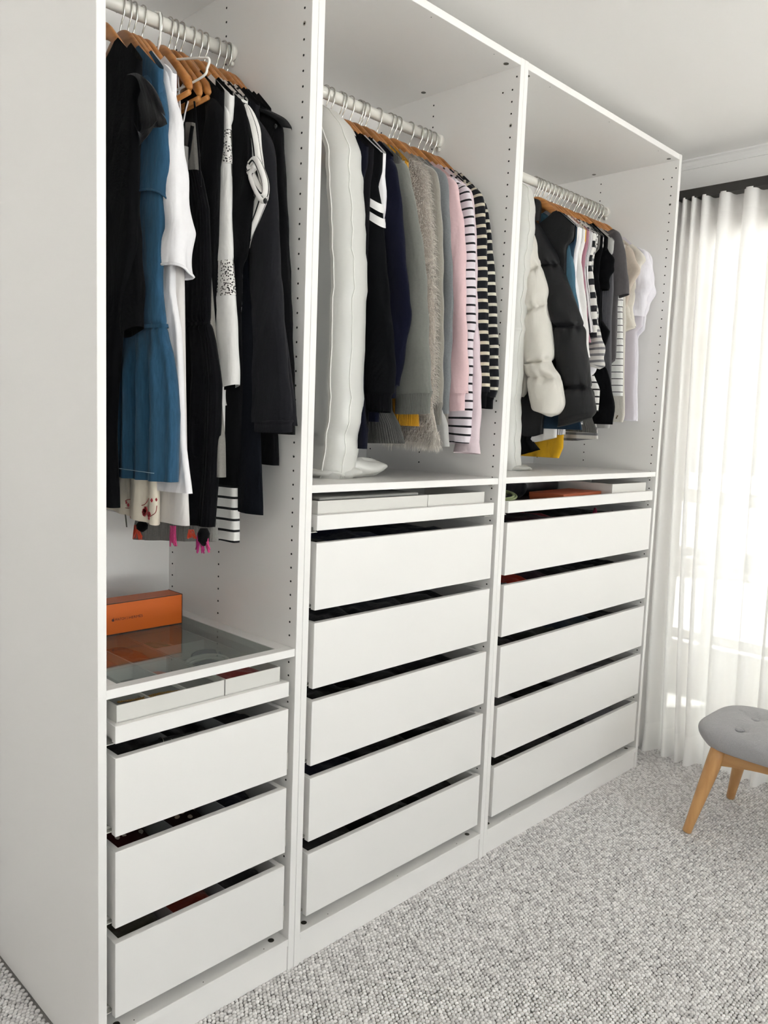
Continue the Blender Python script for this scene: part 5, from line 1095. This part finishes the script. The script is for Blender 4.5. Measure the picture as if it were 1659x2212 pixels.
def lump(name, label, cat, mat, b, seed, rough=1.0, group=None, crease=5):
    """folded soft thing: a cushioned block with rolled edges and creases"""
    x0, x1, y0, y1, z0, z1 = b; rg = np.random.default_rng(seed); ph = rg.uniform(0, 6.28, 8); n, m = 22, 36
    P = np.zeros((n, m, 3)); cx, cy = (x0 + x1) / 2, (y0 + y1) / 2; hx, hy = (x1 - x0) / 2, (y1 - y0) / 2
    for i in range(n):
        t = i / (n - 1); k = min(1, .86 + .14 * math.sin(min(t / .3, 1) * math.pi / 2)) if t < .5 else math.cos((t - .5) / .5 * math.pi / 2) ** .45 if t < .999 else 0.02
        zz = z0 + (z1 - z0) * (min(t / .5, 1) * .72 + .28 * math.sin(max(0, t - .5) / .5 * math.pi / 2))
        for j in range(m):
            a = 2 * math.pi * j / m; ca, sa = math.cos(a), math.sin(a); ox, oy = math.copysign(abs(ca) ** .4, ca) * hx * k, math.copysign(abs(sa) ** .4, sa) * hy * k
            w = rough * .004 * (math.sin(ox * 60 + ph[0] + oy * 25) + .8 * math.sin(oy * 70 + ph[1] - ox * 40) + .6 * math.sin((ox + oy) * 110 + ph[2])) * (1 if t > .4 else .15)
            P[i, j] = (cx + ox, cy + oy, max(z0, zz + w))
    o = grid(name, P, mat, None, cap0=True, cap1=True); return tag(o, label, cat, group)
TEAL = fabric('teal_velvet', '2fa39d', .2, 60, sheen=.4); 
lump('pouch', 'small turquoise pouch under the glass behind the cables', 'pouch', TEAL, (.318, .385, .345, .43, TZ1 + .0035, .756), 1, .4)
lump('tag_card', 'bright orange card lying under the glass in front of the orange box', 'card', plain('bright_orange_card', 'e25a12', .6), (.223, .278, .19, .25, .7305, .737), 2, .1)
lump('scarf', 'dark red folded scarf in the box at the right of the glass-topped tray', 'scarf', fabric('dark_red_silk', '7c1f1c', .3, 60, rough=.5), (.306, .415, .024, .125, TZ1 + .0035, .7655), 3, .5)
lump('scarf', 'rust red folded scarf in the jewellery box below the orange gift box', 'scarf', fabric('rust_red_silk', '8c3023', .3, 60, rough=.5), (.215, .292, .262, .45, TZ1 + .0035, .752), 4, .5)
lump('pouch', 'dusty pink pouch in the jewellery box below the orange gift box', 'pouch', fabric('dusty_pink', 'b58a82', .2, 60), (.128, .207, .262, .42, TZ1 + .0035, .748), 5, .5)
lump('pouch', 'crumpled tulle pouch at the front of the glass-topped tray', 'pouch', fabric('grey_tulle', '9b9794', .2, 120), (.22, .285, .115, .175, .7305, .748), 6, .8)
# widest wardrobe tray
o = lump('leather_pouch', 'black leather pouch at the back of the widest wardrobe tray', 'pouch', plain('black_leather', '1d1e20', .35, bump=.3, bscale=250), (1.70, 1.925, .21, .34, TZ2 + .0002, 1.165), 7, .3)
ob2 = thing('flat_box', 'flat coral orange box in the widest wardrobe tray', 'box', (1.80, .10, TZ2), rz=.10)
CRL = plain('coral_card', 'c96a44', .5); box('box_lid', (-.16, .145, -.055, .075, .008, .0245), CRL, ob2, .001); box('box_base', (-.158, .143, -.053, .073, .0002, .0078), CRL, ob2, .0008)
lump('black_bag', 'soft black bag between the coiled belt and the leather pouch', 'bag', fabric('black_nylon_bag', '131317', .2, 90), (1.47, 1.685, .18, .42, TZ2 + .0002, 1.160), 8, .6)
coil('coiled green and white belt at the left of the widest wardrobe tray', (1.385, .115, TZ2), .062, 3, plain('belt_green', 'a7b184', .5), .004, 5, .35, 'belt', 'belt', .9)
coil('coiled white belt leaning on the green one in the widest wardrobe tray', (1.398, .215, TZ2), .055, 2, plain('belt_white', 'd9d7d0', .5), .004, 6, .45, 'belt', 'belt', .9)
# ------------------------------------------------------------------ clothes in the drawers
K = lambda nm, c, v=.3: fabric('folded_' + nm, c, v, 90)
def dots(nm, c, c2):
    if nm in MATS: return MATS[nm]
    m, nt, b, N, Lk = newmat(nm); tc = N('ShaderNodeTexCoord'); vo = N('ShaderNodeTexVoronoi'); vo.inputs['Scale'].default_value = 42; vo.inputs['Randomness'].default_value = .4; Lk(tc.outputs['Object'], vo.inputs['Vector'])
    lt = N('ShaderNodeMath'); lt.operation = 'LESS_THAN'; lt.inputs[1].default_value = .25; Lk(vo.outputs['Distance'], lt.inputs[0]); mx = N('ShaderNodeMix'); mx.data_type = 'RGBA'; mx.inputs[6].default_value = srgb(c); mx.inputs[7].default_value = srgb(c2)
    Lk(lt.outputs[0], mx.inputs[0]); Lk(mx.outputs[2], b.inputs['Base Color']); b.inputs['Roughness'].default_value = .9; MATS[nm] = m; return m
BK, NV, CH = K('black', '121215'), K('navy', '171a30'), K('charcoal', '2b2b2f')
cont = {
 1: (('narrow wardrobe', 0.0, X1), ((2, [('black bag', BK), ('black velvet roll', BK), ('dark grey cloth', CH)]), (3, [('dark red spotted scarf', dots('red_dots', '451213', 'cfc4bd')), ('brown spotted scarf', dots('brown_dots', '2a1713', 'b0a090')), ('navy cloth', NV)]), (4, [('olive patterned cloth', K('olive', '4a463c', .6)), ('rust red cloth', K('rust', '7a3222')), ('dark grey cloth', CH)]))),
 2: (('middle wardrobe', X1, X2), ((0, [('black knitwear', BK), ('navy rolled knitwear', K('navy2', '20244a')), ('dark navy jeans', NV)]), (1, [('charcoal jersey', CH), ('dark slate jersey', K('slate', '303038')), ('black jersey', BK)]), (2, [('black jeans', BK), ('black leggings', BK), ('charcoal leggings', CH)]), (3, [('navy leggings', NV), ('black tights', BK), ('black shorts', BK)]), (4, [('charcoal wool', CH), ('black cotton', BK), ('black sportswear', BK)]))),
 3: (('widest wardrobe', X2, X3), ((0, [('dark grey underwear', K('dgrey', '3c3b3e')), ('charcoal underwear', CH), ('plum underwear', K('plum', '4a2f3a')), ('crimson satin underwear', K('crimson', 'a8182f')), ('black underwear', BK), ('black lace underwear', BK)]), (1, [('grey satin underwear', K('gsat', '6f6c70')), ('orange red satin underwear', K('orred', 'c23a22')), ('plum satin underwear', K('plum2', '4b3744')), ('charcoal cloth', CH), ('black cloth', BK), ('dark charcoal cloth', CH)]), (2, [('black swimwear', BK), ('dark olive cloth', K('dolive', '2c2f28')), ('slate blue cloth', K('sblue', '33414f')), ('black cloth', BK)]), (3, [('mid-grey t-shirt', K('mgrey', '6c6b6d')), ('black t-shirt', BK), ('light grey bedding', K('lgrey', 'a9a7ab')), ('grey t-shirt', K('g2', '77767a'))]), (4, [('black pyjamas', BK), ('dark grey pyjamas', K('dg3', '3f3e42')), ('charcoal pyjamas', CH), ('silver grey pyjamas', K('sg', '8d8c92'))]))),
}
PLACE = {3: ('at left', 'at middle', 'at right'), 4: ('at far left', 'left of centre', 'right of centre', 'at far right'), 6: ('at far left', 'second from left', 'third from left', 'fourth from left', 'fifth from left', 'at far right')}
DN = ('top', 'second', 'third', 'fourth', 'bottom'); DN1 = {2: 'top', 3: 'middle', 4: 'bottom'}
sd = 100; DIVM = sheer('frosted_plastic', 'c9ccd0', .45, .4, .05); first_bag = []
for u in (1, 2, 3):
    (wn, x0, x1), rows = cont[u]
    gx0, gx1 = x0 + T + .0176 + .0155, x1 - T - .0176 - .0155
    for di, items in rows:
        zt = DTOPS[di]; z0 = zt - DH + .0205; n = len(items); w = (gx1 - gx0) / n
        for k, (nm, mt) in enumerate(items):
            sd += 1; rq2 = random.Random(sd); h = rq2.uniform(.022, .042)
            if u == 1: h += .006
            if u == 1 and k > 0:
                d_, dx_ = DR[(1, zt)]; box('drawer_divider', (gx0 + k * w - .0008 - dx_, gx0 + k * w + .0008 - dx_, .02, .52, z0, zt - .012), DIVM, d_)
            last = lump('folded_clothes', '%s, folded, %s in the %s drawer, %s' % (nm, PLACE[n][k], DN1[di] if u == 1 else DN[di], wn), 'clothes', mt, (gx0 + k * w + .001, gx0 + (k + 1) * w - .001, .018, .525, z0, zt - h), sd, 1.6)
            if nm == 'black bag': first_bag.append(last)
# bits on top of the folded clothes
tg_ = lambda o, l, c: tag(o, l, c)
zt = DTOPS[2] - .024
tube('bag_handle', smooth_pts([(.10, .06, zt - .01), (.15, .055, zt + .004), (.19, .05, zt + .008), (.225, .045, zt + .002), (.245, .05, zt - .02)], 24), .008, plain('black_leather', '1d1e20', .35), first_bag[0], 10)
tube('handle_ring', [(.165 + .002 * math.sin(a), .053 + .011 * math.cos(a), zt + .006 + .011 * math.sin(a)) for a in np.linspace(0, 2 * math.pi, 18, endpoint=False)], .0012, STEEL, first_bag[0], 6, closed=True)
zt = DTOPS[0] - .03
o = tube('ring_strap', [(1.985 + .026 * math.cos(a), .10 + .02 * math.cos(a), zt + .004 + .026 * math.sin(a)) for a in np.linspace(0, 2 * math.pi, 26, endpoint=False)], .0035, K('pink', 'b02b58'), None, 8, closed=True)
tg_(o, 'looped crimson pink strap standing up in the top drawer of the widest wardrobe', 'strap')
bpy.context.view_layer.update()
